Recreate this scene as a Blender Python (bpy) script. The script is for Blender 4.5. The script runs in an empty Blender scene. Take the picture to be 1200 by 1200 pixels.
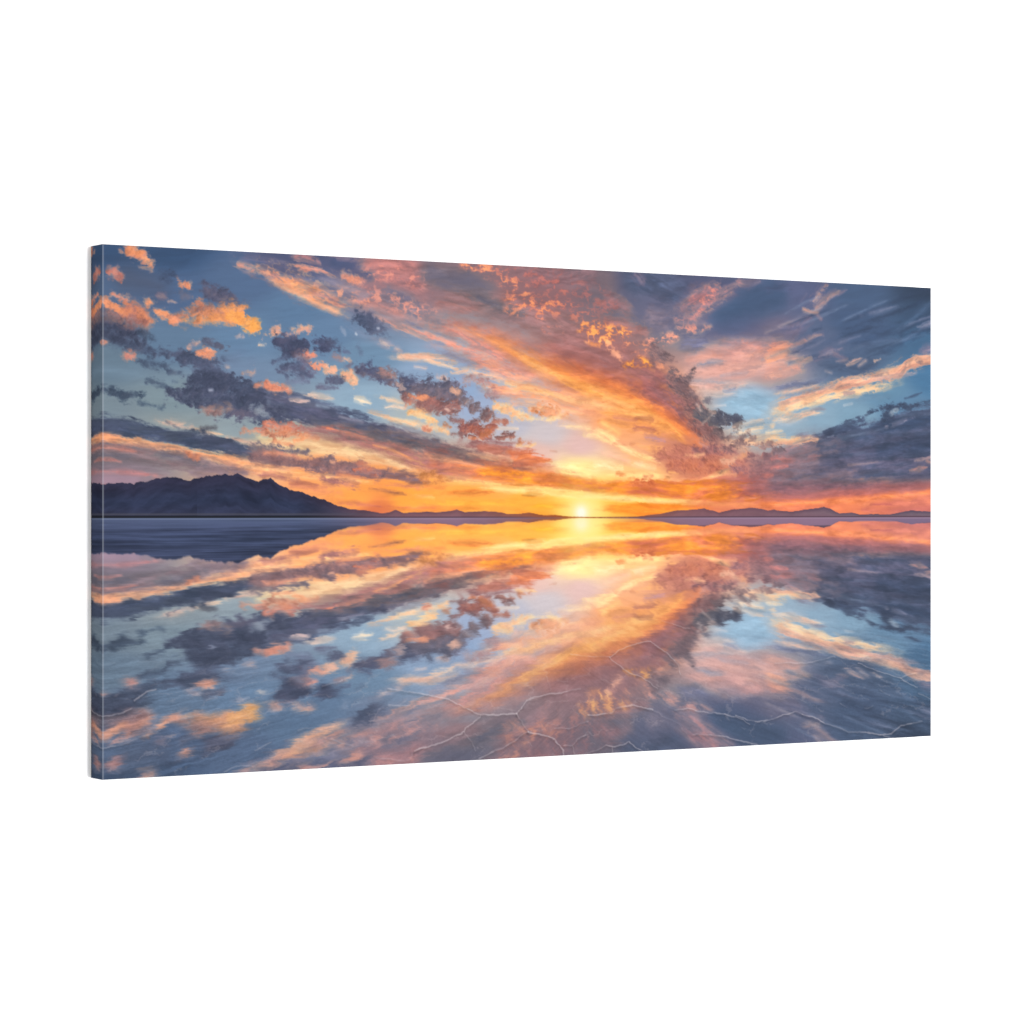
import bpy, math
import numpy as np

# ------------------------------------------------------------------ scene, camera, light, exposure
scene = bpy.context.scene
col = scene.collection
WIDTH, HEIGHT, DEPTH = 1.016, 0.508, 0.0265        # the stretched canvas, metres
GAP = 0.001                                        # between its back and the wall
CZ = 1.5                                           # height of its middle above the floor
YAW = math.asin(0.527)

cam_data = bpy.data.cameras.new("camera")
cam_data.sensor_width = 36.0
cam_data.lens = 36.0 * 3378.0 / 1200.0
cam_data.clip_start = 0.05
cam_data.clip_end = 100.0
cam = bpy.data.objects.new("camera", cam_data)
col.objects.link(cam)
fwd = np.array([math.sin(YAW), math.cos(YAW)])
rgt = np.array([math.cos(YAW), -math.sin(YAW)])
dist = HEIGHT * 3378.0 / 628.0
corner = np.array([-WIDTH / 2, -(DEPTH + GAP)])
cxy = corner + rgt * (480.0 / 3378.0 * dist) - fwd * dist
cam.location = (cxy[0], cxy[1], CZ)
cam.rotation_euler = (math.radians(90), 0, -YAW)
scene.camera = cam

world = bpy.data.worlds.new("World")
scene.world = world
world.use_nodes = True
bg = world.node_tree.nodes["Background"]
bg.inputs[0].default_value = (1, 1, 1, 1)
FILL = 1.05                                        # soft light of the white studio
bg.inputs[1].default_value = FILL

key = bpy.data.lights.new("softbox", 'AREA')       # large softbox, in front and a little to the right
key.shape = 'RECTANGLE'
key.size, key.size_y = 1.0, 2.0
key.energy = 293.0
key.color = (1, 1, 1)
ko = bpy.data.objects.new("softbox", key)
col.objects.link(ko)
KAZ, KD = math.radians(4.6), 5.0
ko.location = (KD * math.sin(KAZ), -KD * math.cos(KAZ), CZ + 0.02)
ko.rotation_euler = (math.radians(90), 0, KAZ)

vs = scene.view_settings
vs.view_transform = 'Standard'
vs.look = 'None'
vs.exposure = 0.0
vs.gamma = 1.0
vs.use_curve_mapping = False
INK = 1.0 / 2.15                                   # printed colours are this fraction of the lit white wall

# ------------------------------------------------------------------ helpers
def lin(c):
    c = np.asarray(c, np.float32)
    return np.where(c <= .04045, c / 12.92, ((c + .055) / 1.055) ** 2.4)


def grid_object(name, xyz, colours, material, parent):
    """one mesh from an (rows, columns, 3) array of points; colours go to a point attribute"""
    r, c = xyz.shape[:2]
    me = bpy.data.meshes.new(name)
    me.vertices.add(r * c)
    me.vertices.foreach_set("co", np.ascontiguousarray(xyz, np.float32).ravel())
    i = np.arange(r * c, dtype=np.int32).reshape(r, c)
    q = np.stack([i[:-1, :-1], i[1:, :-1], i[1:, 1:], i[:-1, 1:]], -1).reshape(-1, 4)
    me.loops.add(q.size)
    me.loops.foreach_set("vertex_index", q.ravel())
    me.polygons.add(len(q))
    me.polygons.foreach_set("loop_start", np.arange(0, q.size, 4, dtype=np.int32))
    me.update(calc_edges=True)
    me.polygons.foreach_set("use_smooth", np.ones(len(q), bool))
    if colours is not None:
        at = me.color_attributes.new("ink", 'FLOAT_COLOR', 'POINT')
        rgba = np.ones((r * c, 4), np.float32)
        rgba[:, :3] = colours.reshape(-1, 3)
        at.data.foreach_set("color", rgba.ravel())
    me.materials.append(material)
    o = bpy.data.objects.new(name, me)
    col.objects.link(o)
    o.parent = parent
    return o


def box_mesh(name, boxes, material, parent=None):
    verts, faces = [], []
    for (x0, x1, y0, y1, z0, z1) in boxes:
        b = len(verts)
        verts += [(x, y, z) for z in (z0, z1) for y in (y0, y1) for x in (x0, x1)]
        faces += [tuple(b + k for k in f) for f in ((0, 2, 3, 1), (4, 5, 7, 6), (0, 1, 5, 4), (2, 6, 7, 3), (0, 4, 6, 2), (1, 3, 7, 5))]
    me = bpy.data.meshes.new(name)
    me.from_pydata(verts, [], faces)
    me.materials.append(material)
    o = bpy.data.objects.new(name, me)
    col.objects.link(o)
    o.parent = parent
    return o


def new_material(name):
    m = bpy.data.materials.new(name)
    m.use_nodes = True
    return m, m.node_tree.nodes, m.node_tree.links, m.node_tree.nodes["Principled BSDF"]


# printed canvas: the ink on a fine woven ground
canvas_mat, nd, lk, bs = new_material("printed_canvas")
at = nd.new("ShaderNodeAttribute"); at.attribute_name = "ink"
tc = nd.new("ShaderNodeTexCoord")
slub = nd.new("ShaderNodeTexNoise"); slub.inputs["Scale"].default_value = 900; slub.inputs["Detail"].default_value = 2
ramp = nd.new("ShaderNodeMapRange")
ramp.inputs["To Min"].default_value = 0.955; ramp.inputs["To Max"].default_value = 1.045
mul = nd.new("ShaderNodeVectorMath"); mul.operation = 'MULTIPLY'
lk.new(tc.outputs["Object"], slub.inputs["Vector"])
lk.new(slub.outputs["Fac"], ramp.inputs["Value"])
lk.new(at.outputs["Color"], mul.inputs[0]); lk.new(ramp.outputs["Result"], mul.inputs[1])
lk.new(mul.outputs["Vector"], bs.inputs["Base Color"])
bs.inputs["Roughness"].default_value = 0.85
bs.inputs["Specular IOR Level"].default_value = 0.0
bump = nd.new("ShaderNodeBump"); bump.inputs["Strength"].default_value = 0.06; bump.inputs["Distance"].default_value = 0.0003
lk.new(slub.outputs["Fac"], bump.inputs["Height"]); lk.new(bump.outputs["Normal"], bs.inputs["Normal"])

# white painted wall
wall_mat, nd, lk, bs = new_material("white_wall_paint")
tc = nd.new("ShaderNodeTexCoord")
nz = nd.new("ShaderNodeTexNoise"); nz.inputs["Scale"].default_value = 3.0; nz.inputs["Detail"].default_value = 4
rp = nd.new("ShaderNodeValToRGB")
rp.color_ramp.elements[0].color = (.86, .86, .86, 1); rp.color_ramp.elements[1].color = (.90, .90, .90, 1)
lk.new(tc.outputs["Object"], nz.inputs["Vector"]); lk.new(nz.outputs["Fac"], rp.inputs["Fac"])
lk.new(rp.outputs["Color"], bs.inputs["Base Color"])
bs.inputs["Roughness"].default_value = 0.9
bs.inputs["Specular IOR Level"].default_value = 0.05

# pine stretcher bars
pine_mat, nd, lk, bs = new_material("pine_wood")
tc = nd.new("ShaderNodeTexCoord")
wv = nd.new("ShaderNodeTexNoise"); wv.inputs["Scale"].default_value = 60
rp = nd.new("ShaderNodeValToRGB")
rp.color_ramp.elements[0].color = (.46, .30, .16, 1); rp.color_ramp.elements[1].color = (.62, .45, .27, 1)
lk.new(tc.outputs["Object"], wv.inputs["Vector"]); lk.new(wv.outputs["Fac"], rp.inputs["Fac"])
lk.new(rp.outputs["Color"], bs.inputs["Base Color"])
bs.inputs["Roughness"].default_value = 0.7

# ------------------------------------------------------------------ the wall behind
wall = box_mesh("wall", [(-6, 6, 0, 0.12, -1.5, 4.5)], wall_mat)
wall["kind"] = "structure"

# ------------------------------------------------------------------ the printed picture: a sunset over a flooded salt flat
# Inks are laid as tapered cloud strokes on a ground of colour swatches; all coordinates are in
# thousandths of the print's width, from its upper left corner.
PW, PH = 1000.0, 500.0          # print units (one unit is about a millimetre)
HZ = 255.4                      # the horizon of the printed picture


def hash_table(seed):
    return np.random.RandomState(seed).rand(256, 256).astype(np.float32)


def value_noise(x, y, tab):
    xi = np.floor(x).astype(np.int32); yi = np.floor(y).astype(np.int32)
    fx = (x - xi).astype(np.float32); fy = (y - yi).astype(np.float32)
    fx = fx * fx * fx * (fx * (fx * 6 - 15) + 10); fy = fy * fy * fy * (fy * (fy * 6 - 15) + 10)
    x0 = xi & 255; x1 = (xi + 1) & 255; y0 = yi & 255; y1 = (yi + 1) & 255
    a = tab[y0, x0]; b = tab[y0, x1]; c = tab[y1, x0]; d = tab[y1, x1]
    return (a + (b - a) * fx) * (1 - fy) + (c + (d - c) * fx) * fy


def fbm(x, y, seed, octaves=5, gain=0.55):
    s = np.zeros(np.broadcast(x, y).shape, np.float32); amp = 1.0; tot = 0.0
    for o in range(octaves):
        s += amp * value_noise(x * 2 ** o + 17.3 * o, y * 2 ** o - 9.1 * o, hash_table(seed + o))
        tot += amp; amp *= gain
    return np.clip((s / tot - 0.5) * 1.9 + 0.5, 0, 1)


def smooth(e0, e1, x):
    t = np.clip((x - e0) / (e1 - e0), 0, 1)
    return t * t * (3 - 2 * t)


def hexcol(h):
    return np.array([int(h[i:i + 2], 16) / 255.0 for i in (0, 2, 4)], np.float32)


def chain_distance(u, v, pts, along=False):
    """signed distance to a chain of tapered capsules (u, v, radius); with along, also arc length and offset"""
    best = np.full(u.shape, 1e9, np.float32)
    arc = np.zeros(u.shape, np.float32); off = np.zeros(u.shape, np.float32)
    if len(pts) == 1:
        pts = [pts[0], (pts[0][0] + .1, pts[0][1], pts[0][2])]
    run = 0.0
    for (x0, y0, r0), (x1, y1, r1) in zip(pts[:-1], pts[1:]):
        dx, dy = x1 - x0, y1 - y0
        ln = max((dx * dx + dy * dy) ** .5, 1e-3)
        t = ((u - x0) * dx + (v - y0) * dy) / (ln * ln)
        tc = np.clip(t, 0, 1)
        d = np.hypot(u - x0 - tc * dx, v - y0 - tc * dy) - (r0 + tc * (r1 - r0))
        if along:
            k = d < best
            arc = np.where(k, run + t * ln, arc); off = np.where(k, ((v - y0) * dx - (u - x0) * dy) / ln, off)
        np.minimum(best, d, out=best)
        run += ln
    return (best, arc, off) if along else best


def paint_sky(n_u, n_v, base, layers, ridge, sun_u):
    """the sky half of the print, seen as an array n_v x n_u from its top edge to the horizon"""
    u = (np.arange(n_u, dtype=np.float32) + .5) / n_u * PW
    v = (np.arange(n_v, dtype=np.float32) + .5) / n_v * HZ
    U, V = np.meshgrid(u, v)
    # smooth ground colour from scattered swatches
    num = np.zeros((n_v, n_u, 3), np.float32); den = np.zeros((n_v, n_u, 1), np.float32)
    for (bu, bv, col) in base:
        d2 = ((U - bu) * .55) ** 2 + (V - bv) ** 2
        w = (1.0 / (d2 + 60.0) ** 2.0)[..., None]
        num += w * col; den += w
    img = num / den
    # noise fields: puffy (isotropic), streaky (fanning out of the sun like a cloud layer in perspective)
    h = HZ - V + 14.0
    X = (U - sun_u) / h; Y = np.log(h)
    wob = fbm(U / 60, V / 40, 500, 3) - .5
    bil = np.abs(fbm(U / 9 + wob * .8, V / 6.5, 21, 4, .6) - .5) * 2
    puff_a = .6 * fbm(U / 12 + wob * .8, V / 8.0, 11, 6, .6) + .4 * (1 - bil)
    puff_a = np.clip((puff_a - puff_a.mean()) / puff_a.std() * .2 + .5, 0, 1)
    puff_b = fbm(U / 16, V / 10 + wob, 41, 5, .62)
    sx = sun_u - U; sy = (HZ - V) + 10.0; sl_ = np.hypot(sx, sy) + 1e-3
    sx /= sl_; sy /= sl_
    gy, gx = np.gradient(fbm(U / 17 + wob * .8, V / 11, 401, 2, .45))
    relief = -(gx * sx * 1.0 + gy * sy * 1.0) * n_u / PW
    relief = np.clip(relief / (relief.std() * 2.2), -1, 1).astype(np.float32)
    str_a = fbm(U / 30 + wob * 1.5, V / 5.5 + (U - sun_u) * (HZ - V) / 9000 + wob * 1.2, 71, 4, .6)
    dap = .5 * fbm(U / 9 + wob, V / 6 + (U - sun_u) * (HZ - V) / 16000 + wob, 431, 5, .53) + .5 * (1 - 1.5 * np.abs(fbm(U / 7, V / 4.6, 451, 4, .5) - .5))
    dap = np.clip((dap - dap.mean()) / dap.std() * .19 + .5, 0, 1)
    fine = fbm(U / 4.2, V / 3.0, 131, 4, .7)
    fine_s = fbm(U / 14, V / 3.4 + (U - sun_u) * (HZ - V) / 6000, 151, 3, .6)
    cloudy = np.zeros((n_v, n_u), np.float32); puffy = np.zeros((n_v, n_u), np.float32)
    su, sv = n_u / PW, n_v / HZ
    for (kind, pts, c1, c2, op, feather, rough) in layers:
        rmax = max(p[2] for p in pts)
        pad = rmax + rough * (3.2 + .35 * rmax) * 1.5 + feather * 3.2 + 4
        i0 = max(0, int((min(p[0] for p in pts) - pad) * su)); i1 = min(n_u, int((max(p[0] for p in pts) + pad) * su) + 1)
        j0 = max(0, int((min(p[1] for p in pts) - pad) * sv)); j1 = min(n_v, int((max(p[1] for p in pts) + pad) * sv) + 1)
        if i0 >= i1 or j0 >= j1:
            continue
        sl = (slice(j0, j1), slice(i0, i1))
        if kind == 's':
            d, arc, off = chain_distance(U[sl], V[sl], pts, True)
            sd = (pts[0][0] * 7.13 + pts[0][1] * 3.7) % 97
            total = sum(((q1[0] - q0[0]) ** 2 + (q1[1] - q0[1]) ** 2) ** .5 for q0, q1 in zip(pts[:-1], pts[1:]))
            wisp = (puff_b[sl] - .5) * 26
            taper = min(26.0, .2 * total) if total > 26 else .01
            ends = 1.0
            if 6 < pts[0][0] < 994:
                ends = ends * smooth(-pts[0][2] * .9, taper, arc + wisp)
            if 6 < pts[-1][0] < 994:
                ends = ends * smooth(-pts[-1][2] * .9, taper, total - arc + wisp)
            arc = arc + (puff_b[sl] - .5) * 8; off = off + (wob[sl]) * 5 + (fine[sl] - .5) * .8
            na = .72 * fbm(arc / 26 + sd, off / 4.6, 71, 4, .62) + .28 * puff_a[sl]
            nb = fbm(arc / 34 + sd, off / 6.5 + 9, 101, 4, .6)
            nf = .6 * fine_s[sl] + .4 * fine[sl]
        else:
            d = chain_distance(U[sl], V[sl], pts)
            na, nb, nf = puff_a[sl], puff_b[sl], fine[sl]
        if kind == 'm':                                   # dappled: specks of light through a soft region
            m = smooth(feather * 1.6, -feather * 1.6, d) * smooth(.52 - .28 * rough, 1.02 - .28 * rough, dap[sl]) ** 1.2 * op
            t = smooth(.55, .85, dap[sl])[..., None]
            img[sl] += (c1 + (c2 - c1) * t - img[sl]) * m[..., None]
            continue
        amp = rough * min(rmax * 1.0 + .4, 3.0 + rmax * .3)
        if kind != 'g':
            d = d + amp * ((na - .5) * 2.0 + (nf - .5) * .6)
        f = feather * (2.3 if kind == 'p' else 1.9) * (.6 + .8 * nb)
        m = smooth(f, -f, d) * op
        if kind == 's':
            m = m * ((.5 if op < .95 else .8) + (.5 if op < .95 else .2) * smooth(.22, .6, na)) * (.12 + .88 * ends if taper > 1 else 1.0)
        elif kind == 'p':
            m = m * (.82 + .18 * smooth(.2, .5, nf))
        t = smooth(.25, .75, nb * .6 + na * .4)[..., None]
        if kind == 'g':
            t = t * 0
        col = c1 + (c2 - c1) * t
        if kind == 'p':                                   # sunward modelling of the heaps
            gy, gx = np.gradient(smooth(f * 2.5 + rmax * .5, -f * 2 - rmax * .5, d))
            rim = np.clip(-(gx * sx[sl] + gy * sy[sl]) * n_u / PW * (2.4 + rmax * .7), -1, 1)
            lit = np.clip(relief[sl] * .45 + rim * .6 + (nf - .5) * .25, -1, 1)[..., None]
            warm_c = c1[0] > c1[2]
            col = col * (1 + (.16 if warm_c else .10) * np.minimum(lit, 0)) + (np.array([.96, .70, .52], np.float32) - col) * np.clip(lit, 0, 1) * (.34 if warm_c else .09)
        elif kind == 's':
            col = col * (1 + (.22 * (na - .5))[..., None])
        img[sl] += (col - img[sl]) * m[..., None]
        if kind != 'g':
            cloudy[sl] = np.maximum(cloudy[sl], m); puffy[sl] += ((1.0 if kind == 'p' else 0.0) - puffy[sl]) * m
    # fine modelling of the cloud tops, printed tone only
    tex = (puff_a - .5) * puffy * .5 + (str_a - .5) * (1 - puffy)
    tex2 = (fine - .5) * puffy + (fine_s - .5) * (1 - puffy)
    k = (.13 * tex + .055 * tex2) * (.25 + .75 * cloudy)
    warm = np.clip(img[..., 0] - img[..., 2] + .1, 0, 1)[..., None]
    img = img * (1 + k[..., None] * np.array([1.0, 1.1, 1.05], np.float32) * (.9 + .5 * warm))
    lum = (img * np.array([.3, .59, .11], np.float32)).sum(-1, keepdims=True)
    cool = smooth(-.05, .12, img[..., 2] - img[..., 0])[..., None]
    img = lum + (img - lum) * (1.08 - .16 * cool)
    img = img + cool * np.array([.0, .0, .006], np.float32)
    img[..., 1] *= 1 - .05 * smooth(.15, .5, img[..., 0] - img[..., 2]) * smooth(.6, .75, img[..., 1] / np.maximum(img[..., 0], .05))
    img[..., 1] += .32 * np.clip(np.minimum(img[..., 0], img[..., 2] * 1.05) - img[..., 1], 0, 1)
    red = np.clip(img[..., 0] - img[..., 1] - .36, 0, 1)
    img[..., 1] += .35 * red
    dark = cool * smooth(.46, .30, lum)
    img += (np.array([.275, .30, .365], np.float32) * (lum / .305) - img) * dark * .45
    # printing contrast
    c = lum - .47
    lum2 = lum + .28 * c * (1 - np.clip(np.abs(c) / .62, 0, 1) ** 1.5) - .008
    img = img * (lum2 / np.maximum(lum, .02))
    img = np.clip(img, 0, 1.0)
    # sun glow and disc
    g = np.exp(-(np.hypot(U - sun_u, (V - HZ + 4) * 1.3) / 34) ** 2)[..., None]
    img += (np.array([1.0, .87, .46], np.float32) - img) * g * .34
    g = np.exp(-(np.hypot((U - sun_u) * .7, V - HZ + 5) / 17) ** 2)[..., None]
    img += (np.array([1.0, .95, .66], np.float32) - img) * g * .78
    g = np.exp(-(np.hypot((U - sun_u), V - HZ + 5) / 7.6) ** 2)[..., None]
    img += (np.array([1.0, .985, .90], np.float32) - img) * np.clip(g * 1.15, 0, 1)
    img = np.clip(img, 0, 1)
    sky_only = img.copy()
    # mountains
    ru = np.array([p[0] for p in ridge]); rv = np.array([p[1] for p in ridge])
    jag = (.35 - np.abs(fbm(u / 13, u * 0, 211, 4, .6) - .5) * 2) * 1.5 + (fbm(u / 3.5, u * 0, 212, 3) - .5) * .7
    crest = np.interp(u, ru, rv).astype(np.float32)
    crest = crest + jag * np.clip((HZ - crest) / 18, .25, 1)
    hh = np.clip((V - crest[None, :]) / np.maximum(HZ - crest[None, :], 2), 0, 1)
    lefty = smooth(330, 200, U)[..., None]
    top = hexcol('35354a') * lefty + hexcol('74525e') * (1 - lefty)
    mid = hexcol('333a52') * lefty + hexcol('85606a') * (1 - lefty)
    righty = smooth(700, 930, U)[..., None]
    top = top * (1 - righty) + hexcol('5e5062') * righty
    mid = mid * (1 - righty) + hexcol('75636f') * righty
    near = np.exp(-((U - sun_u) / 85) ** 2)[..., None]
    top = top * (1 - near) + hexcol('b8602e') * near
    mid = mid * (1 - near) + hexcol('a8582c') * near
    fold = .6 * (1 - 2 * np.abs(fbm(U / 34 + (V - crest) / 30 * np.sign(np.sin(U / 31)), (V - crest[None, :]) / 16 + U / 90, 231, 5, .6) - .5)) + .4 * fbm(U / 40, (V - crest[None, :]) / 4, 241, 3)
    mcol = top + (mid - top) * smooth(0, .6, hh)[..., None]
    mcol = mcol * (1 + .30 * (fold[..., None] - .62) * (.4 + .6 * lefty))
    mist = (smooth(.55, .95, hh) * .35)[..., None] * (1 - lefty * .8)
    mcol += (hexcol('8a6478') - mcol) * mist
    inside = smooth(-.45, .45, V - crest[None, :])[..., None]
    img = img + (mcol - img) * inside
    # shore: a pale line over a dark strip at the left, a thin dark line farther on
    y = HZ - V
    base_l = smooth(2.6, 2.2, y)[..., None] * lefty + smooth(1.5, .8, y)[..., None] * (1 - lefty) * (1 - near)
    img += ((hexcol('26282e') * lefty + hexcol('54404c') * (1 - lefty)) - img) * base_l * .9
    line = np.exp(-((y - 3.6) / .8) ** 2)[..., None] * lefty
    img += (hexcol('54545e') - img) * line * .75
    return img, sky_only, crest


def paint_print(n_u, n_v, base, layers, ridge, cracks, sun_u):
    n_sky = int(round(n_v * HZ / PH))
    sky, sky_only, crest = paint_sky(n_u, n_sky, base, layers, ridge, sun_u)
    n_w = n_v - n_sky
    v = (np.arange(n_w, dtype=np.float32) + .5) / n_w * (PH - HZ)      # depth below the horizon
    u = (np.arange(n_u, dtype=np.float32) + .5) / n_u * PW
    U, V = np.meshgrid(u, v)
    # mirror the sky with a slight sideways ripple that grows towards the viewer
    k = n_sky / HZ
    rip = fbm(U / 70, V / 1.6, 301, 3, .6) - .5
    rip2 = fbm(U / 18, V / 5, 311, 4, .6) - .5
    vv = V * .992 + rip * np.clip(V / 60, .15, 1) * 1.5 + rip2 * np.clip(V / 120, 0, 1) * 3.0
    uu = U + rip * np.clip(V / 60, 0, 1) * 3.0 + rip2 * np.clip(V / 100, 0, 1.5) * 3.5
    jj = np.clip(HZ * k - .5 - vv * k, 0, n_sky - 1.001); ii = np.clip(uu * n_u / PW - .5, 0, n_u - 1.001)
    j0 = jj.astype(int); i0 = ii.astype(int); fj = (jj - j0)[..., None]; fi = (ii - i0)[..., None]

    def sample(a):
        return (a[j0, i0] * (1 - fi) + a[j0, i0 + 1] * fi) * (1 - fj) + (a[j0 + 1, i0] * (1 - fi) + a[j0 + 1, i0 + 1] * fi) * fj
    mir = sample(sky)
    # soften along the streaks of the wet salt
    du = sun_u - U; dv = -V * .5; ln = np.hypot(du, dv) + 30.0
    du /= ln; dv /= ln
    reach = (1.0 + 5.5 * smooth(20, 230, V))
    acc = mir.copy(); jm, im = jj.copy(), ii.copy()
    for s in (-1, -.66, -.33, .33, .66, 1):
        jj = np.clip(jm - dv * reach * s * k, 0, n_sky - 1.001); ii = np.clip(im + du * reach * s * n_u / PW, 0, n_u - 1.001)
        j0 = jj.astype(int); i0 = ii.astype(int); fj = (jj - j0)[..., None]; fi = (ii - i0)[..., None]
        acc += sample(sky)
    acc /= 7
    w = mir * .3 + acc * .7
    lum = (w * np.array([.3, .59, .11], np.float32)).sum(-1, keepdims=True)
    depth = smooth(25, 235, V)[..., None]
    side = smooth(250, 480, np.abs(U - sun_u))[..., None]
    w = lum + (w - lum) * (1 - .08 * depth)                             # less saturated towards the viewer
    blue = np.array([.40, .455, .565], np.float32)
    w = w + (blue - w) * (.07 + .19 * depth + .07 * side) * (1 - .35 * smooth(.5, .9, lum))
    lum = (w * np.array([.3, .59, .11], np.float32)).sum(-1, keepdims=True)
    c = lum - .47
    w = w * ((lum + .26 * c * (1 - np.clip(np.abs(c) / .6, 0, 1) ** 1.5)) / np.maximum(lum, .02))
    w *= 1 - .05 * depth
    # the ruffled strip under the shore, and the mountain's blue reflection
    lefty = smooth(380, 200, U)[..., None]
    crest_h = HZ - crest
    refl_m = smooth(1.6, -1.2, V - crest_h[None, :] * 1.02)[..., None]
    w += (hexcol('434d69') + (hexcol('50597a') - hexcol('434d69')) * smooth(22, 2, V)[..., None] - w) * refl_m * lefty * .72
    w *= 1 + refl_m * lefty * (.45 * (fbm(U / 85, V / 2.2, 391, 4, .6) - .5)[..., None])
    limit = np.minimum(np.maximum(crest_h, 4.5), 8.6)[None, :] + (fbm(U / 40, V * 0, 361, 2) - .5) * .8
    band = (smooth(.7, -.9, V - limit) * (1 - lefty[..., 0]) + smooth(17, 1, V + rip * 5) * lefty[..., 0])[..., None]
    away = 1 - np.exp(-((U - sun_u) / 110) ** 2)[..., None]
    bc = hexcol('566282') * lefty + hexcol('93768e') * (1 - lefty)
    right = smooth(820, 980, U)[..., None]
    bc = bc * (1 - right) + hexcol('84708c') * right
    w += (bc - w) * band * away * (.86 - .1 * lefty)
    edge = np.exp(-((V - .8) / .75) ** 2)[..., None] * away
    w += (hexcol('7c88a4') * lefty + hexcol('a58ca0') * (1 - lefty) - w) * edge * .7
    # light on the wet surface below the sun
    g = (np.exp(-((U - sun_u) / (20 + V * .35)) ** 2) * np.exp(-V / 26))[..., None]
    w += (np.array([1., .88, .50], np.float32) - w) * g * .4
    g = (np.exp(-((U - sun_u) / 7) ** 2) * np.exp(-(V / 9) ** 2))[..., None]
    w += (np.array([1., .96, .72], np.float32) - w) * g * .6
    # brushed salt: long low ripples fanning out of the sun
    q = V / np.sqrt(np.abs(U - sun_u) + 120)
    brush = fbm(U / 55 + rip2, q * 5.5 + rip2, 331, 4, .65) - .5
    fineb = fbm(U / 26, q * 15 + rip2 * 1.5, 341, 3, .65) - .5
    amp = smooth(18, 190, V)
    w *= 1 + (brush * .17 + fineb * .14)[..., None] * (amp * (.3 + .7 * side[..., 0]))[..., None] * np.array([1., 1, .95], np.float32)
    grain = fbm(U / 2.6, V / 1.9, 351, 2, .7) - .5
    w *= 1 + (grain * .035 * amp)[..., None]
    # salt ridges: pale raised polygon seams with a darker lee side
    wob_u = (fbm(U / 11, V / 7, 361, 4, .6) - .5) * 7; wob_v = (fbm(U / 11, V / 7, 371, 4, .6) - .5) * 4.5
    brk = fbm(U / 24, V / 15, 381, 3)
    # the faint far network: polygons lying on the ground plane, seen in perspective
    vs_ = np.maximum(V, 40)
    gx = (U - sun_u) / vs_ * 3.3 + wob_u * .035 + 40; gz = 1500.0 / vs_ + wob_v * .05 + 40
    cx, cz = np.floor(gx).astype(int), np.floor(gz).astype(int)
    f1 = np.full(U.shape, 9.0, np.float32); f2 = f1.copy()
    ja, jb = hash_table(601), hash_table(602)
    for oz in (-1, 0, 1):
        for ox in (-1, 0, 1):
            qx, qz = (cx + ox) & 255, (cz + oz) & 255
            dd = np.hypot(cx + ox + .1 + .8 * ja[qz, qx] - gx, cz + oz + .1 + .8 * jb[qz, qx] - gz)
            f2 = np.minimum(f2, np.maximum(f1, dd)); f1 = np.minimum(f1, dd)
    thr = .036 * (230 / vs_) ** 1.2
    net = smooth(thr * 1.6, thr * .2, f2 - f1) * smooth(105, 190, V) * .30 * smooth(.35, .62, brk)
    w += (w * .5 + np.array([.43, .39, .39], np.float32) - w) * net[..., None]
    for (pts, opa) in cracks:
        pad = 12
        i0_, i1_ = max(0, int((min(p[0] for p in pts) - pad) * n_u / PW)), min(n_u, int((max(p[0] for p in pts) + pad) * n_u / PW))
        j0_, j1_ = max(0, int((min(p[1] for p in pts) - HZ - pad) / (PH - HZ) * n_w)), min(n_w, int((max(p[1] for p in pts) - HZ + pad) / (PH - HZ) * n_w))
        if i0_ >= i1_ or j0_ >= j1_:
            continue
        sl = (slice(j0_, j1_), slice(i0_, i1_))
        q = [(p[0], p[1] - HZ, p[2]) for p in pts]
        d = chain_distance(U[sl] + wob_u[sl] * .35, V[sl] + wob_v[sl] * .35, q)
        a = smooth(.75, -.3, d) * opa * .85 * (.5 + .5 * smooth(.3, .5, brk[sl]))
        dk = smooth(2.2, 0, chain_distance(U[sl] + wob_u[sl] * .35, V[sl] + wob_v[sl] * .35 - 1.5, q)) * opa * .15
        w[sl] *= 1 - dk[..., None] * .6
        pale = w[sl] * .45 + np.array([.93, .88, .90], np.float32) * .55
        w[sl] += (pale - w[sl]) * a[..., None]
    return np.clip(np.concatenate([sky, w], 0), 0, 1)


SUN_U = 533.5
SWATCHES = """
0,3 40628e
0,43 597092
0,115 6b8294
0,150 7b8c96
0,194 786a76
0,222 9c7c90
70,0 40628e
70,44 577096
70,89 65809c
70,145 7d9098
70,169 8c9698
142,29 5b7498
142,82 6786a6
142,119 738aa6
142,168 8c9aa0
160,201 f0c08a
197,-2 5a6288
206,55 6180a2
234,75 6785a6
282,99 6f8eaa
282,141 8ba6ba
330,148 a7b0b2
234,217 f0a868
272,237 f4a458
330,239 f8a850
291,248 d87454
350,3 8a6a78
301,31 9c7480
350,114 88a0bc
399,126 8ca4c4
409,142 98a8c4
450,137 a8a8bc
450,163 b4b0bc
491,171 c4b4bc
480,189 dcb8ac
532,184 d8b4b0
450,215 f8b870
409,237 f8ac54
470,237 f8b04c
512,246 ffcc54
491,252 f89c40
532,202 fce8a0
532,228 fff088
543,243 ffe478
575,239 fabc4c
491,23 946c74
554,12 7c6878
554,91 a07070
607,9 5e6884
639,35 6e6e88
695,6 606484
728,41 5e7397
773,12 626f91
819,10 646c8f
773,57 7a7088
728,95 c89c98
773,94 b09090
751,136 8eb0c6
808,158 90a8b8
843,148 86a4b8
843,64 62708f
890,7 546c8f
890,44 52698d
890,91 5c708f
1000,2 425773
1000,31 486385
1000,60 507599
1000,102 527fa5
938,118 6890ac
890,147 7c9eb4
962,136 6488a8
1000,183 50607e
618,134 e8945c
575,161 ecac74
661,196 c07c68
618,214 f8c884
683,232 e08060
773,232 c47868
773,248 e07c60
618,250 f08c3c
890,245 e07e60
1000,245 cc7a70
"""
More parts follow.
